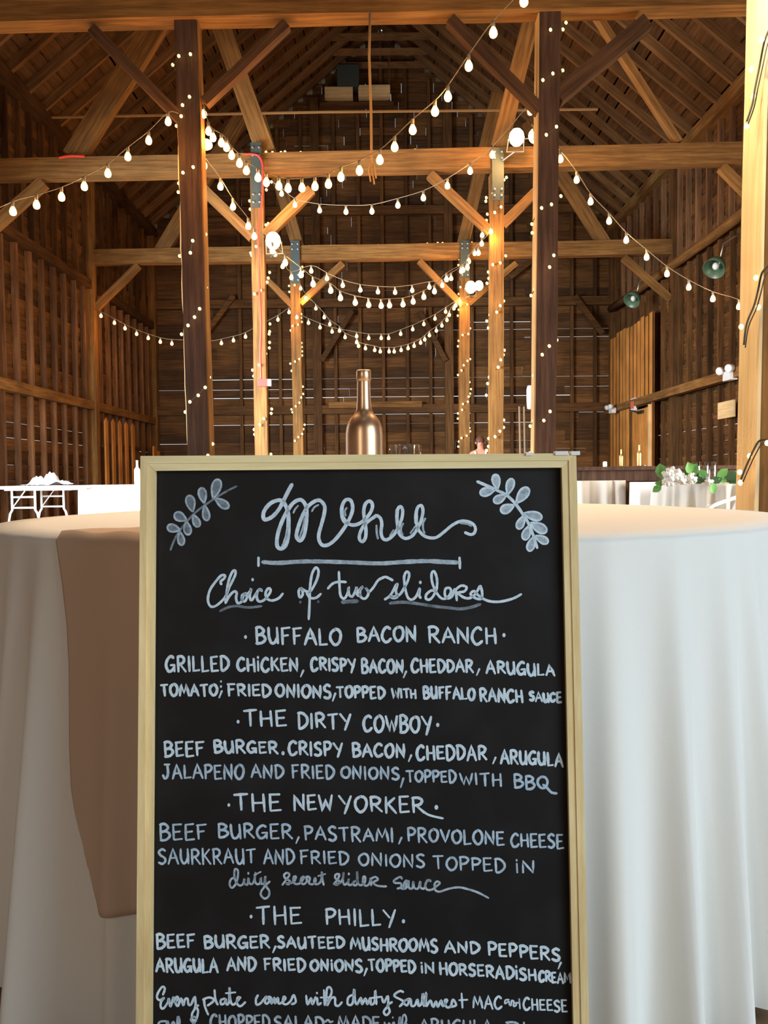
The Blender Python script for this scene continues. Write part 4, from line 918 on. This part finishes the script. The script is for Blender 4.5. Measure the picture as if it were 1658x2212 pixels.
tumbler(c, .037, .152, 'clear glass jar beside the copper-gold bottle on the round table')
M_peach = plain('peach_candle', (.75, .42, .30), .6)
props(MB().lathe([(.001, 0), (.0285, 0), (.029, .11), (.026, .114), (.001, .112)], c + Vector((0, 0, .016)), 18).build('pillar_candle', M_peach, None, True), 'peach pillar candle inside the clear glass jar on the round table', 'candle')

# ------------------------------------------------------------------ left side: folding tables
M_tt = plain('white_table_plastic', (.85, .85, .84), .4)
M_leg = plain('white_leg_tube', (.80, .79, .76), .4)
def leg_frame(par, x_, y_, w_, z1, splay, mat):
    """folding H leg: two uprights that splay at the foot, two cross bars, one slanting stay"""
    for sg in (-1, 1):
        MB().tube([(x_ + sg * w_ / 2, y_, z1), (x_ + sg * w_ / 2, y_, .43), (x_ + sg * (w_ / 2 + splay * .3), y_, .38), (x_ + sg * (w_ / 2 + splay), y_, .02)], .017, 8).build('leg', mat, par, True)
    for z in (.46, .61): MB().tube([(x_ - w_ / 2, y_, z), (x_ + w_ / 2, y_, z)], .014, 6).build('cross_bar', mat, par, True)
    MB().tube([(x_ + w_ * .1, y_ - .02, z1), (x_ - w_ * .5, y_ - .01, .45)], .009, 5).build('stay', mat, par, True)
Y1 = 11.9
xa = P(22, 1060, Y1).x; xb = P(72, 1060, Y1).x
ft = empty('folding_table', (xa, Y1, 0), 'white folding table with bare bent legs by the left wall, crumpled cloth on it', 'table', 'white folding tables')
q0 = XL + .12; q1 = P(160, 1050, Y1).x
MB().box(((q0 + q1) / 2, Y1 + .30, .745), (q1 - q0, .74, .045)).build('tabletop', M_tt, ft)
MB().box(((q0 + q1) / 2, Y1 + .30, .712), (q1 - q0 - .08, .64, .02)).build('under_rail', M_leg, ft)
leg_frame(ft, (xa + xb) / 2, Y1 + .05, xb - xa, .70, .1, M_leg)
leg_frame(ft, P(110, 1060, Y1 + .5).x, Y1 + .55, xb - xa, .70, .1, M_leg)
# crumpled cloth on it
rc = random.Random(9); m = MB(); c = P(102, 1030, Y1 + .3); c.z = .770; nx, ny = 26, 14; vs = []; fs = []
for j in range(ny + 1):
    for i in range(nx + 1):
        u, v = i / nx - .5, j / ny - .5
        h = max(0, .15 * math.exp(-((u - .10) / .13) ** 4) * math.exp(-(v / .32) ** 4) + .10 * math.exp(-((u + .2) / .16) ** 4) * math.exp(-(v / .32) ** 4) + .05 * math.exp(-((u - .34) / .1) ** 2)) * (1 + .28 * math.sin(u * 31 + v * 11) * math.cos(v * 17 + u * 9)) + rc.uniform(0, .012)
        vs.append(c + Vector((u * .62, v * .4, h + .004)))
for j in range(ny):
    for i in range(nx): a_ = j * (nx + 1) + i; fs.append((a_, a_ + 1, a_ + nx + 2, a_ + nx + 1))
props(pdata('crumpled_cloth', vs, fs, M_cloth2, None, True), 'crumpled white cloth heaped on the bare-legged folding table', 'cloth')

def drape_box(x0, x1, y0, y1, z, n, amp, mat, label, name='draped_cloth', cat='tablecloth', seed=1):
    """cloth over a rectangular table: flat top and a gathered skirt"""
    rr = random.Random(seed); per = []
    L = [(x0, y0, x1, y0), (x1, y0, x1, y1), (x1, y1, x0, y1), (x0, y1, x0, y0)]
    for (a, b, c_, d) in L:
        ln = math.hypot(c_ - a, d - b); k_ = max(6, int(ln / .03))
        nx_, ny_ = (d - b) / ln, -(c_ - a) / ln
        for i in range(k_):
            t = i / k_; s_ = t * ln; f = amp * (math.sin(s_ * n + rr.random() * .5) * .6 + math.sin(s_ * n * 1.73 + 1) * .4 + .9)
            per.append((a + (c_ - a) * t, b + (d - b) * t, nx_, ny_, f))
    K = len(per); vs = [Vector(((x0 + x1) / 2, (y0 + y1) / 2, z))]; rows = [(0, 0), (.02, .15), (.2, .5), (.5, .8), (.8, 1), (1, 1.15)]
    for tz, tf in rows:
        for (px_, py_, nx_, ny_, f) in per: vs.append(Vector((px_ + nx_ * f * tf, py_ + ny_ * f * tf, z - tz * (z - .02))))
    fs = [(0, 1 + k_, 1 + (k_ + 1) % K) for k_ in range(K)]
    for i in range(len(rows) - 1):
        for k_ in range(K): a_ = 1 + i * K + k_; b_ = 1 + i * K + (k_ + 1) % K; fs.append((a_, a_ + K, b_ + K, b_))
    return props(pdata(name, vs, fs, mat, None, True), label, cat)
x0, x1 = P(168, 1050, 12.6).x, P(420, 1050, 12.6).x
ft2 = empty('folding_table', ((x0 + x1) / 2, 12.9, 0), 'folding table wholly covered by a white cloth, white bottle on it', 'table', 'white folding tables')
MB().box(((x0 + x1) / 2, 12.95, .74), (x1 - x0 - .03, .68, .035)).build('tabletop', M_tt, ft2)
for sx in (.25, -.25): leg_frame(ft2, (x0 + x1) / 2 + sx * 2 * .55, 12.95, .4, .72, .03, M_leg)
drape_box(x0, x1, 12.6, 13.3, .765, 9, .012, M_cloth2, 'white cloth hanging to the floor over the table that carries the white bottle', seed=2)
def bottle(px, d, z, sc, mat, label):
    c = P(px, 1000, d); c.z = z
    e = empty('wine_bottle', c, label, 'bottle', 'painted bottles')
    MB().lathe([(r * sc, h * sc) for r, h in BP], c, 16).build('bottle_body', mat, e, True)
M_wb = plain('white_paint', (.86, .85, .80), .4)
bottle(296, 12.65, .768, 1.15, M_wb, 'white painted bottle on the cloth-covered table next to the board')

# orange slatted panels standing against the left wall
sp = empty('slat_rack', (XL + .13, 17.3, 0), 'orange wooden slats standing upright against the left wall', 'rack')
for i, px in enumerate((232, 247, 261, 275, 289)):
    yy = (XL + .16) / ((px - 829) / F); yy = (XL + .16) * F / (px - 829)
    MB().box((XL + .17, yy, .98), (.03, .17, 1.96)).add([(XL + .155, yy - .085, 1.96), (XL + .185, yy - .085, 1.96), (XL + .185, yy + .085, 1.96), (XL + .155, yy + .085, 1.96), (XL + .17, yy, 2.04)], [(0, 1, 4), (1, 2, 4), (2, 3, 4), (3, 0, 4)]).build('slat', W['orange'], sp)
for z in (.4, 1.5): MB().box((XL + .145, 17.35, z), (.02, 2.4, .08)).build('slat_rail', W['old_y'], sp)
props(MB().box((XL + .2, 19.6, .8), (.04, .22, 1.6)).box((XL + .2, 19.9, .75), (.04, .2, 1.5)).build('board_stack', W['orange']), 'short orange boards against the left wall in the far corner', 'boards')

# ------------------------------------------------------------------ right side: orange board wall with a door, fixtures
op = empty('board_partition', (XR - .13, 18.6, 0), 'tall orange board partition on the right wall with a door in it', 'wall panel')
yy = 16.95
while yy < 20.1:
    ht = 4.05 + random.uniform(-.06, .06)
    if 17.05 < yy < 18.35: zc, hh = (2.35 + ht) / 2, ht - 2.35
    else: zc, hh = ht / 2, ht
    piece('board', (XR - .14 + random.uniform(-.006, .006), yy + .13, zc), (.03, .25, hh), W['orange'], op)
    piece('batten', (XR - .155, yy, zc), (.012, .035, hh), W['old_z'], op); yy += .265
for y_ in (17.1, 18.32): MB().box((XR - .17, y_, 1.12), (.05, .07, 2.24)).build('door_jamb', W['pale_z'] if y_ < 18 else W['old_z'], op)
MB().box((XR - .17, 17.71, 2.28), (.05, 1.3, .08)).build('door_head', W['old_y'], op)
dl = MB().box((XR - .16, 17.71, 1.1), (.035, 1.12, 2.18)).build('door_leaf', W['orange'], op)
MB().box((XR - .2, 17.6, 2.12), (.05, .34, .06)).bar((XR - .22, 17.75, 2.12), (XR - .3, 18.05, 2.2), .02, .02).build('door_closer', M_black, dl)
MB().tube([(XR - .19, 17.25, 1.02), (XR - .23, 17.25, 1.02), (XR - .23, 17.36, 1.02)], .012, 6).build('door_handle', M_bolt, dl)
def wall_thing(name, px, py, sz, mat, label, cat, X=XR - .16, rot=0):
    v = ray(px, py); p = CAM + v * (X / v.x); return props(MB().box(p, sz, rot).build(name, mat), label, cat)
es = None
v = ray(1368, 874); p = CAM + v * ((XR - .2) / v.x)
es = empty('exit_sign', p, 'small white sign box with red face above the orange door', 'sign')
MB().box(p, (.05, .3, .26)).build('sign_box', M_white, es); MB().box(p + Vector((-.03, 0, -.01)), (.012, .22, .15)).build('sign_face', plain('sign_red', (.75, .16, .10), .5), es)
v = ray(1322, 887); p = CAM + v * ((XR - .3) / v.x)
def em_light(p, s_, label):
    e = empty('emergency_light', p, label, 'light', 'emergency lights')
    MB().box(p, (.10 * s_, .24 * s_, .12 * s_)).build('battery_box', M_white, e)
    for sg in (-1, 1): MB().lathe([(.01, 0), (.05 * s_, .02), (.055 * s_, .09 * s_), (.05 * s_, .10 * s_), (.01, .10 * s_)], p + Vector((-.03, sg * .15 * s_, .09 * s_)), 12, ax=(-1, -.6, -.2)).build('lamp_head', M_white, e, True)
em_light(p, 1.0, 'pale emergency light at the far end of the right wall rail')
v = ray(1576, 812); em_light(CAM + v * ((XR - .22) / v.x), 1.15, 'white twin-head emergency light on the right wall rail beside the pale post')
v = ray(1568, 885); p = CAM + v * ((XR - .15) / v.x)
props(MB().box(p, (.03, .62, .26)).build('wall_plaque', W['pale_y']), 'blank wooden plaque hung on the right wall under the rail', 'plaque')
M_or = plain('orange_label', (.7, .28, .05), .6)
# lamp shades on the right wall pole
def shade(px, py, X, label, r=.17):
    v = ray(px, py); p = CAM + v * (X / v.x)
    e = empty('shade_lamp', p, label, 'lamp', 'metal shade lamps'); ax = Vector((-.6, -.5, -.75))
    MB().lathe([(.03, -.2), (.05, -.16), (r * .75, -.06), (r, .08), (r * .96, .08), (r * .7, -.05), (.03, -.15)], p, 18, ax=ax).build('shade', M_green, e, True)
    MB().tube([p - ax.normalized() * .18, p + Vector((.15, .1, .35)), p + Vector((.3, .1, .45)), Vector((XR - .1, p.y + .1, p.z + .5))], .012, 6).build('arm', M_bolt, e, True)
    MB().lathe(ball(.05), p, 10).build('lamp_bulb', M_white, e, True)
shade(1367, 645, XR - .55, 'dark green shade lamp above the orange boards')
shade(1545, 575, XR - .5, 'green shade lamp on the right wall beyond the falling light string')
c = P(443, 318, 7.75)
e = empty('shade_lamp', c, 'small pale round lamp on the inner side of the nearest left post', 'lamp', 'metal shade lamps')
MB().lathe([(.01, 0), (.04, .01), (.055, .05), (.05, .055), (.01, .03)], c, 16, ax=(.5, -1, .2)).build('lamp_head', M_white, e, True); MB().tube([c, c + Vector((-.06, .06, 0))], .01, 5).build('arm', M_bolt, e)
c = P(1144, 858, 9.0)
e = empty('conduit_run', P(1128, 900, 9.0), 'white wall box over two thin pipes beside the nearest right post', 'conduit')
MB().lathe([(.001, -.13), (.03, -.12), (.035, -.05), (.035, .08), (.025, .12), (.001, .125)], c, 14).build('switch_box', M_white, e, True)
for px in (1121, 1131):
    a_, b_ = P(px, 878, 9.0), P(px + 2, 982, 9.0); b_ = a_.lerp(b_, (a_.z) / (a_.z - b_.z)); MB().tube([a_, b_], .009, 6).build('pipe', M_cord, e, True)
# vent unit high on the end wall
c0 = P(735, 203, YB - .4); 
e = empty('ventilation_unit', c0, 'pale boxy fan unit high in the gable behind the rope', 'fan unit')
a_, b_ = P(702, 205, YB - .4), P(762, 205, YB - .4); MB().box((a_ + b_) / 2, (b_.x - a_.x, .3, .24)).build('duct_section', W['pale_x'], e)
a_, b_ = P(774, 202, YB - .4), P(842, 202, YB - .4); MB().box((a_ + b_) / 2, (b_.x - a_.x, .3, .26)).build('duct_section', W['pale_x'], e)
MB().box(P(752, 170, YB - .4), (.5, .3, .5)).build('fan_box', M_steel, e)
MB().box(P(770, 228, YB - .35), (1.7, .2, .08)).build('support_rail', W['old_x'], e)
for px in (705, 840):
    a_ = P(px, 170, YB - .35); MB().bar(P(px, 228, YB - .35), (a_.x, a_.y, roof_z(a_.x) - .1), .05, .05).build('hanger', W['old_z'], e)

# the bar
YBR = 9.4
bx0, bx1 = .5, P(1640, 1020, YBR).x
br = empty('bar_counter', ((bx0 + bx1) / 2, YBR, 0), 'long dark wooden bar with pale drapes hung below its top', 'bar')
zt = P(1300, 1008, YBR).z; zb_ = P(1300, 1040, YBR).z
MB().box(((bx0 + bx1) / 2, YBR + .3, zt - .02), (bx1 - bx0, .62, .04)).build('counter_top', W['dark'], br)
MB().box(((bx0 + bx1) / 2, YBR + .05, (zt - .04 + zb_) / 2), (bx1 - bx0 - .04, .03, zt - .04 - zb_)).build('fascia', W['dark'], br)
MB().box(((bx0 + bx1) / 2, YBR + .32, zb_ / 2), (bx1 - bx0 - .1, .48, zb_)).build('bar_base', W['old_z'], br)
def curtain(x0, x1, y_, z0, z1, n, amp, mat, label, seed):
    rr = random.Random(seed); k_ = int((x1 - x0) / .012); vs = []; fs = []
    ph = [rr.uniform(0, 6) for _ in range(4)]
    for zi in range(7):
        t = zi / 6
        for i in range(k_ + 1):
            s_ = (x1 - x0) * i / k_
            f = amp * (math.sin(s_ * n + ph[0] + .6 * math.sin(s_ * 5 + ph[1])) + .5 * math.sin(s_ * n * 1.9 + ph[2])) * (.45 + .55 * t)
            vs.append(Vector((x0 + s_, y_ - abs(f) - .002, z1 - (z1 - z0) * t)))
    for zi in range(6):
        for i in range(k_): a_ = zi * (k_ + 1) + i; fs.append((a_, a_ + k_ + 1, a_ + k_ + 2, a_ + 1))
    return props(pdata('drape', vs, fs, mat, None, True), label, 'drape')
xs = P(1352, 1060, YBR).x
curtain(bx0 + .05, xs, YBR + .03, .03, zb_ + .01, 17, .075, cloth_mat('sand_drape', (.60, .53, .44)), 'pale gathered drape below the dark bar top beside the board', 4)
xw = P(1432, 1060, YBR).x
drape_box(xs + .02, xw - .02, YBR - .36, YBR - .06, zb_ - .01, 6, .006, M_cloth2, 'bright white flat cloth hanging in front of the bar', seed=6)
props(MB().box(((xs + xw) / 2, YBR - .21, (zb_ - .02) / 2), (xw - xs - .1, .24, zb_ - .03)).build('crate', W['old_z']), 'crate hidden under the bright white flat cloth at the bar', 'crate')
M_brass = plain('gold_paint', (.85, .55, .16), .3, .9)
bottle(1341, YBR + .2, zt + .001, .62, M_brass, 'small orange-gold bottle with a slim neck on the dark bar')
bottle(1380, YBR + .2, zt + .001, .78, M_brass, 'taller brass-gold bottle on the dark bar in front of the orange door')
c = P(1306, 1000, YBR + .15); c.z = zt + .001
e = empty('votive_lamp', c, 'tiny glowing white votive on the dark bar', 'candle'); MB().lathe([(.001, 0), (.02, 0), (.024, .03), (.02, .055), (.001, .057)], c, 12).build('votive_glow', plain('votive_white', (1, .95, .85), .4, emis=(1, .9, .7), es=3), e, True)

# cloth-covered round table with flowers
FX, FY = P(1575, 1050, 8.3).x, 8.3; FR = .70
ZT2 = .742
rtab = empty('round_table', (FX, FY, 0), 'smaller round table with gathered ivory cloth, greenery and glasses beside the pale post', 'table')
MB().lathe([(.01, ZT2 - .03), (FR - .02, ZT2 - .03), (FR - .02, ZT2 - .008), (.01, ZT2 - .008)], (FX, FY, 0), 32).build('tabletop', W['pale_x'], rtab)
MB().lathe([(.2, 0), (.05, .05), (.04, ZT2 - .04), (.15, ZT2 - .03)], (FX, FY, 0), 14).build('pedestal', W['timber_z'], rtab, True)
vs = []; fs = []; KN = 288; rows = [(.001, 0, 0), (.9, 0, 0), (1.0, .0, 0), (1.008, .03, .3), (1.01, .12, .7), (1.015, .3, .9), (1.02, .6, 1), (1.03, .97, 1.2)]
for rr_, tz, tf in rows:
    for k_ in range(KN):
        th = 2 * math.pi * k_ / KN; f = .028 * (math.sin(th * 30 + math.sin(th * 7) * 1.2) + .4 * math.sin(th * 53)) * tf
        vs.append(Vector((FX + (FR * rr_ + f) * math.cos(th), FY + (FR * rr_ + f) * math.sin(th), ZT2 * (1 - tz) + .002)))
for i in range(len(rows) - 1):
    for k_ in range(KN): fs.append((i * KN + k_, i * KN + (k_ + 1) % KN, (i + 1) * KN + (k_ + 1) % KN, (i + 1) * KN + k_))
props(pdata('tablecloth', vs, fs, cloth_mat('ivory_cloth', (.72, .68, .58)), None, True), 'ivory cloth gathered in close pleats round the smaller table', 'tablecloth')
wr_ = empty('greenery_garland', (FX, FY - .35, ZT2), 'garland of green leaves and white hydrangeas on the ivory-clothed table', 'flowers')
M_lf = plain('leaf_green', (.12, .34, .07), .55); M_lf2 = plain('leaf_dark', (.03, .09, .025), .6); M_fl = plain('petal_white', (.86, .88, .84), .7)
rl = random.Random(5)
def leafm(c_, ax, size, mat):
    ax = Vector(ax).normalized(); s_ = ax.cross(Vector((rl.uniform(-.5, .5), 1, rl.uniform(-.3, .3)))).normalized(); n = ax.cross(s_)
    pts = [(0, 0, 0), (.25, .3, .05), (.6, .38, .1), (.85, .22, .06), (1.05, 0, -.04), (.85, -.22, .06), (.6, -.38, .1), (.25, -.3, .05)]
    vs = [c_ + ax * (a * size) + s_ * (b * size) + n * (h * size) for a, b, h in pts] + [c_ + ax * size * .5 + n * size * -.02]
    MB().add(vs, [(8, i, (i + 1) % 8) for i in range(8)]).build('leaf', mat, wr_, True)
for (px, py, dx, dz, s_, mt) in ((1432, 1035, -.2, 1, .14, M_lf), (1428, 1032, .3, .9, .11, M_lf), (1428, 1050, -.6, -.4, .09, M_lf), (1432, 1046, -.7, .1, .08, M_lf), (1490, 1024, -.2, .7, .11, M_lf), (1478, 1026, .6, .6, .11, M_lf2), (1502, 1026, .8, .3, .10, M_lf), (1495, 1022, .3, .8, .09, M_lf), (1512, 1038, .2, .3, .1, M_lf2), (1520, 1040, -.6, .2, .1, M_lf2), (1535, 1040, .7, .2, .1, M_lf2), (1548, 1030, .7, .6, .11, M_lf), (1538, 1042, .1, -.7, .10, M_lf), (1550, 1036, .9, -.1, .08, M_lf), (1566, 1034, .9, .3, .12, M_lf2), (1580, 1034, .6, .5, .12, M_lf2), (1590, 1040, .8, -.2, .12, M_lf2), (1478, 1040, -.3, .3, .09, M_lf2), (1595, 1046, -.4, .2, .1, M_lf2), (1505, 1036, .1, .8, .1, M_lf2), (1526, 1034, -.2, .6, .08, M_lf2)):
    leafm(P(px, py, 7.62 + rl.uniform(-.03, .1)), (dx, rl.uniform(-.3, .3), dz), s_, mt)
for (px, py, r) in ((1445, 1032, .072), (1457, 1024, .06), (1468, 1034, .055), (1492, 1034, .05), (1530, 1040, .035)):
    c_ = P(px, py, 7.62); c_.z = max(c_.z, ZT2 + r * .7); m = MB()
    for i in range(26):
        t = rl.uniform(0, 6.28); f = rl.uniform(-1, 1); q_ = c_ + Vector((math.cos(t) * math.sqrt(1 - f * f), math.sin(t) * math.sqrt(1 - f * f), f)) * r * rl.uniform(.75, 1)
        m.lathe([(.002, -.3 * r), (.26 * r, -.1 * r), (.3 * r, .12 * r), (.002, .3 * r)], q_, 5, ax=(rl.uniform(-1, 1), -1, rl.uniform(-.2, 1)))
    m.lathe([(.001, -r * .8), (r * .7, -r * .3), (r * .7, r * .3), (.001, r * .8)], c_, 8)
    m.build('flower_head', M_fl, wr_, True)
for i, (px, lab) in enumerate(((1503, 'clear glass tumbler among the greenery, first from the white flowers'), (1521, 'clear glass tumbler among the greenery, between the two others'), (1537, 'clear glass tumbler among the greenery, nearest the pale post'))):
    c_ = P(px, 1040, 7.95); c_.z = ZT2 + .004; tumbler(c_, .042, .20, lab, 'glass', 'tumblers in the greenery')
# white folding chair leaning low in front of it
ch = empty('folding_chair', (P(1540, 1090, 6.9).x, 6.9, 0), 'white folding chair before the ivory-clothed table, seen by its curved back rail', 'chair')
cx = P(1545, 1090, 6.9).x; ca = R_(28)
def cp_(u, v, z): return Vector((cx + u * math.cos(ca) - v * math.sin(ca), 6.95 + u * math.sin(ca) + v * math.cos(ca), z))
zc_ = P(1545, 1082, 6.9).z
MB().tube(spline([cp_(-.36, -.10, zc_ - .09), cp_(-.26, -.13, zc_ - .075), cp_(-.15, -.14, zc_ - .03), cp_(0, -.12, zc_), cp_(.2, -.10, zc_ + .035), cp_(.34, -.08, zc_ + .05)]), .017, 8).build('back_rail', M_leg, ch, True)
MB().box(cp_(0, .08, .44), (.40, .38, .03), ca).build('seat', M_leg, ch)
for u, v0, v1, z1 in ((-.19, -.13, -.2, zc_ - .03), (.19, -.11, -.2, zc_ + .03)): MB().bar(cp_(u, v0, z1), cp_(u, v1 + .45, .0), .022, .035).build('leg', M_leg, ch)
for u in (-.17, .17): MB().bar(cp_(u, .26, .43), cp_(u, -.24, .0), .022, .035).build('leg', M_leg, ch)

# ------------------------------------------------------------------ the person far back
pc = P(1037, 985, 15.2); px0, py0 = pc.x, pc.y
hz = P(1037, 941, 15.2).z            # top of the head
H = hz
M_skin = plain('skin_warm', (.62, .26, .15), .6); M_hair = plain('hair_brown', (.10, .035, .02), .6); M_top = plain('white_top', (.78, .76, .74), .7); M_skirt = plain('dark_trousers', (.05, .05, .06), .8)
per = empty('person', (px0, py0, 0), 'person in a white sleeveless top standing far back near the slim right post', 'person')
J = {'pelvis': (0, 0, .53), 'waist': (0, 0, .61), 'chest': (0, 0, .73), 'neck0': (0, .0, .815), 'neck': (0, -.005, .855), 'head': (.0, -.012, .90), 'crown': (0, 0, .965),
     'sl': (-.105, 0, .80), 'el': (-.135, .02, .64), 'wl': (-.12, -.06, .50), 'hl': (-.115, -.09, .455), 'sr': (.105, 0, .80), 'er': (.14, .02, .64), 'wr': (.12, -.07, .51), 'hr': (.115, -.10, .465),
     'pl': (-.052, 0, .50), 'kl': (-.055, -.01, .28), 'al': (-.055, .01, .045), 'tl': (-.06, -.075, .015), 'pr': (.052, 0, .50), 'kr': (.055, -.01, .28), 'ar': (.055, .01, .045), 'tr': (.06, -.075, .015)}
E = [('pelvis', 'waist'), ('waist', 'chest'), ('chest', 'neck0'), ('neck0', 'neck'), ('neck', 'head'), ('head', 'crown'), ('neck0', 'sl'), ('sl', 'el'), ('el', 'wl'), ('wl', 'hl'), ('neck0', 'sr'), ('sr', 'er'), ('er', 'wr'), ('wr', 'hr'), ('pelvis', 'pl'), ('pl', 'kl'), ('kl', 'al'), ('al', 'tl'), ('pelvis', 'pr'), ('pr', 'kr'), ('kr', 'ar'), ('ar', 'tr')]
RAD = dict(pelvis=.075, waist=.065, chest=.075, neck0=.04, neck=.03, head=.046, crown=.032, sl=.032, el=.023, wl=.016, hl=.018, sr=.032, er=.023, wr=.016, hr=.018, pl=.05, kl=.034, al=.022, tl=.016, pr=.05, kr=.034, ar=.022, tr=.016)
def skinned(name, J, E, RAD, mat, root, par, lv=2):
    ks = list(J); me = bpy.data.meshes.new(name); me.from_pydata([tuple(Vector(J[k]) * H) for k in ks], [(ks.index(a), ks.index(b)) for a, b in E], [])
    o = link(name, me, mat, par); o.modifiers.new('skin', 'SKIN')
    if not me.skin_vertices: 
        bm = bmesh.new(); bm.from_mesh(me); bm.verts.layers.skin.verify(); bm.to_mesh(me); bm.free()
    for i, k in enumerate(ks):
        r = RAD[k] * H; me.skin_vertices[0].data[i].radius = (r, r * .9); me.skin_vertices[0].data[i].use_root = (k == root)
    sd = o.modifiers.new('sub', 'SUBSURF'); sd.levels = lv; sd.render_levels = lv
    return o
# fingers are part of the same body
for sd_, h_ in ((-1, 'hl'), (1, 'hr')):
    hx, hy, hz_ = J[h_]
    for i, (ox, ln) in enumerate(((-.012, .034), (-.004, .040), (.004, .038), (.011, .030))):
        J['%s_f%d' % (h_, i)] = (hx + ox, hy - .012, hz_ - ln); RAD['%s_f%d' % (h_, i)] = .005; E.append((h_, '%s_f%d' % (h_, i)))
    J[h_ + '_t'] = (hx - sd_ * .02, hy - .016, hz_ - .012); RAD[h_ + '_t'] = .006; E.append((h_, h_ + '_t'))
skinned('body', J, E, RAD, M_skin, 'pelvis', per)
MB().lathe([(.070 * H, .50 * H), (.082 * H, .54 * H), (.076 * H, .61 * H), (.084 * H, .70 * H), (.088 * H, .765 * H), (.07 * H, .79 * H)], (px0, py0, 0), 20).build('tank_top', M_top, per, True)
for sg in (-1, 1):
    MB().tube([(px0 + sg * .055 * H, py0 - .07 * H, .765 * H), (px0 + sg * .062 * H, py0 - .045 * H, .815 * H), (px0 + sg * .06 * H, py0 + .02 * H, .825 * H), (px0 + sg * .055 * H, py0 + .07 * H, .765 * H)], .012 * H, 6).build('strap', M_top, per, True)
    MB().tube([(px0 + sg * .05 * H, py0, .525 * H), (px0 + sg * .055 * H, py0 - .01 * H, .28 * H), (px0 + sg * .055 * H, py0 + .01 * H, .05 * H)], [.062 * H, .046 * H, .038 * H], 12).build('trouser_leg', M_skirt, per, True)
    MB().lathe(ball(.0065 * H), (px0 + sg * .018 * H, py0 - .055 * H, .925 * H), 8).build('eye', M_black, per, True)
    MB().lathe(ball(.011 * H), (px0 + sg * .05 * H, py0 - .002 * H, .917 * H), 8).build('ear', M_skin, per, True)
MB().tube([(px0, py0 - .05 * H, .925 * H), (px0, py0 - .066 * H, .905 * H), (px0, py0 - .05 * H, .899 * H)], [.004 * H, .009 * H, .005 * H], 6).build('nose', M_skin, per, True)
MB().box((px0, py0 - .053 * H, .886 * H), (.026 * H, .006 * H, .006 * H)).build('mouth', M_red, per)
MB().lathe([(.001, .998 * H), (.03 * H, .99 * H), (.05 * H, .965 * H), (.055 * H, .93 * H), (.05 * H, .895 * H), (.03 * H, .875 * H)], (px0, py0 + .016 * H, 0), 16).build('hair', M_hair, per, True)
#END2#
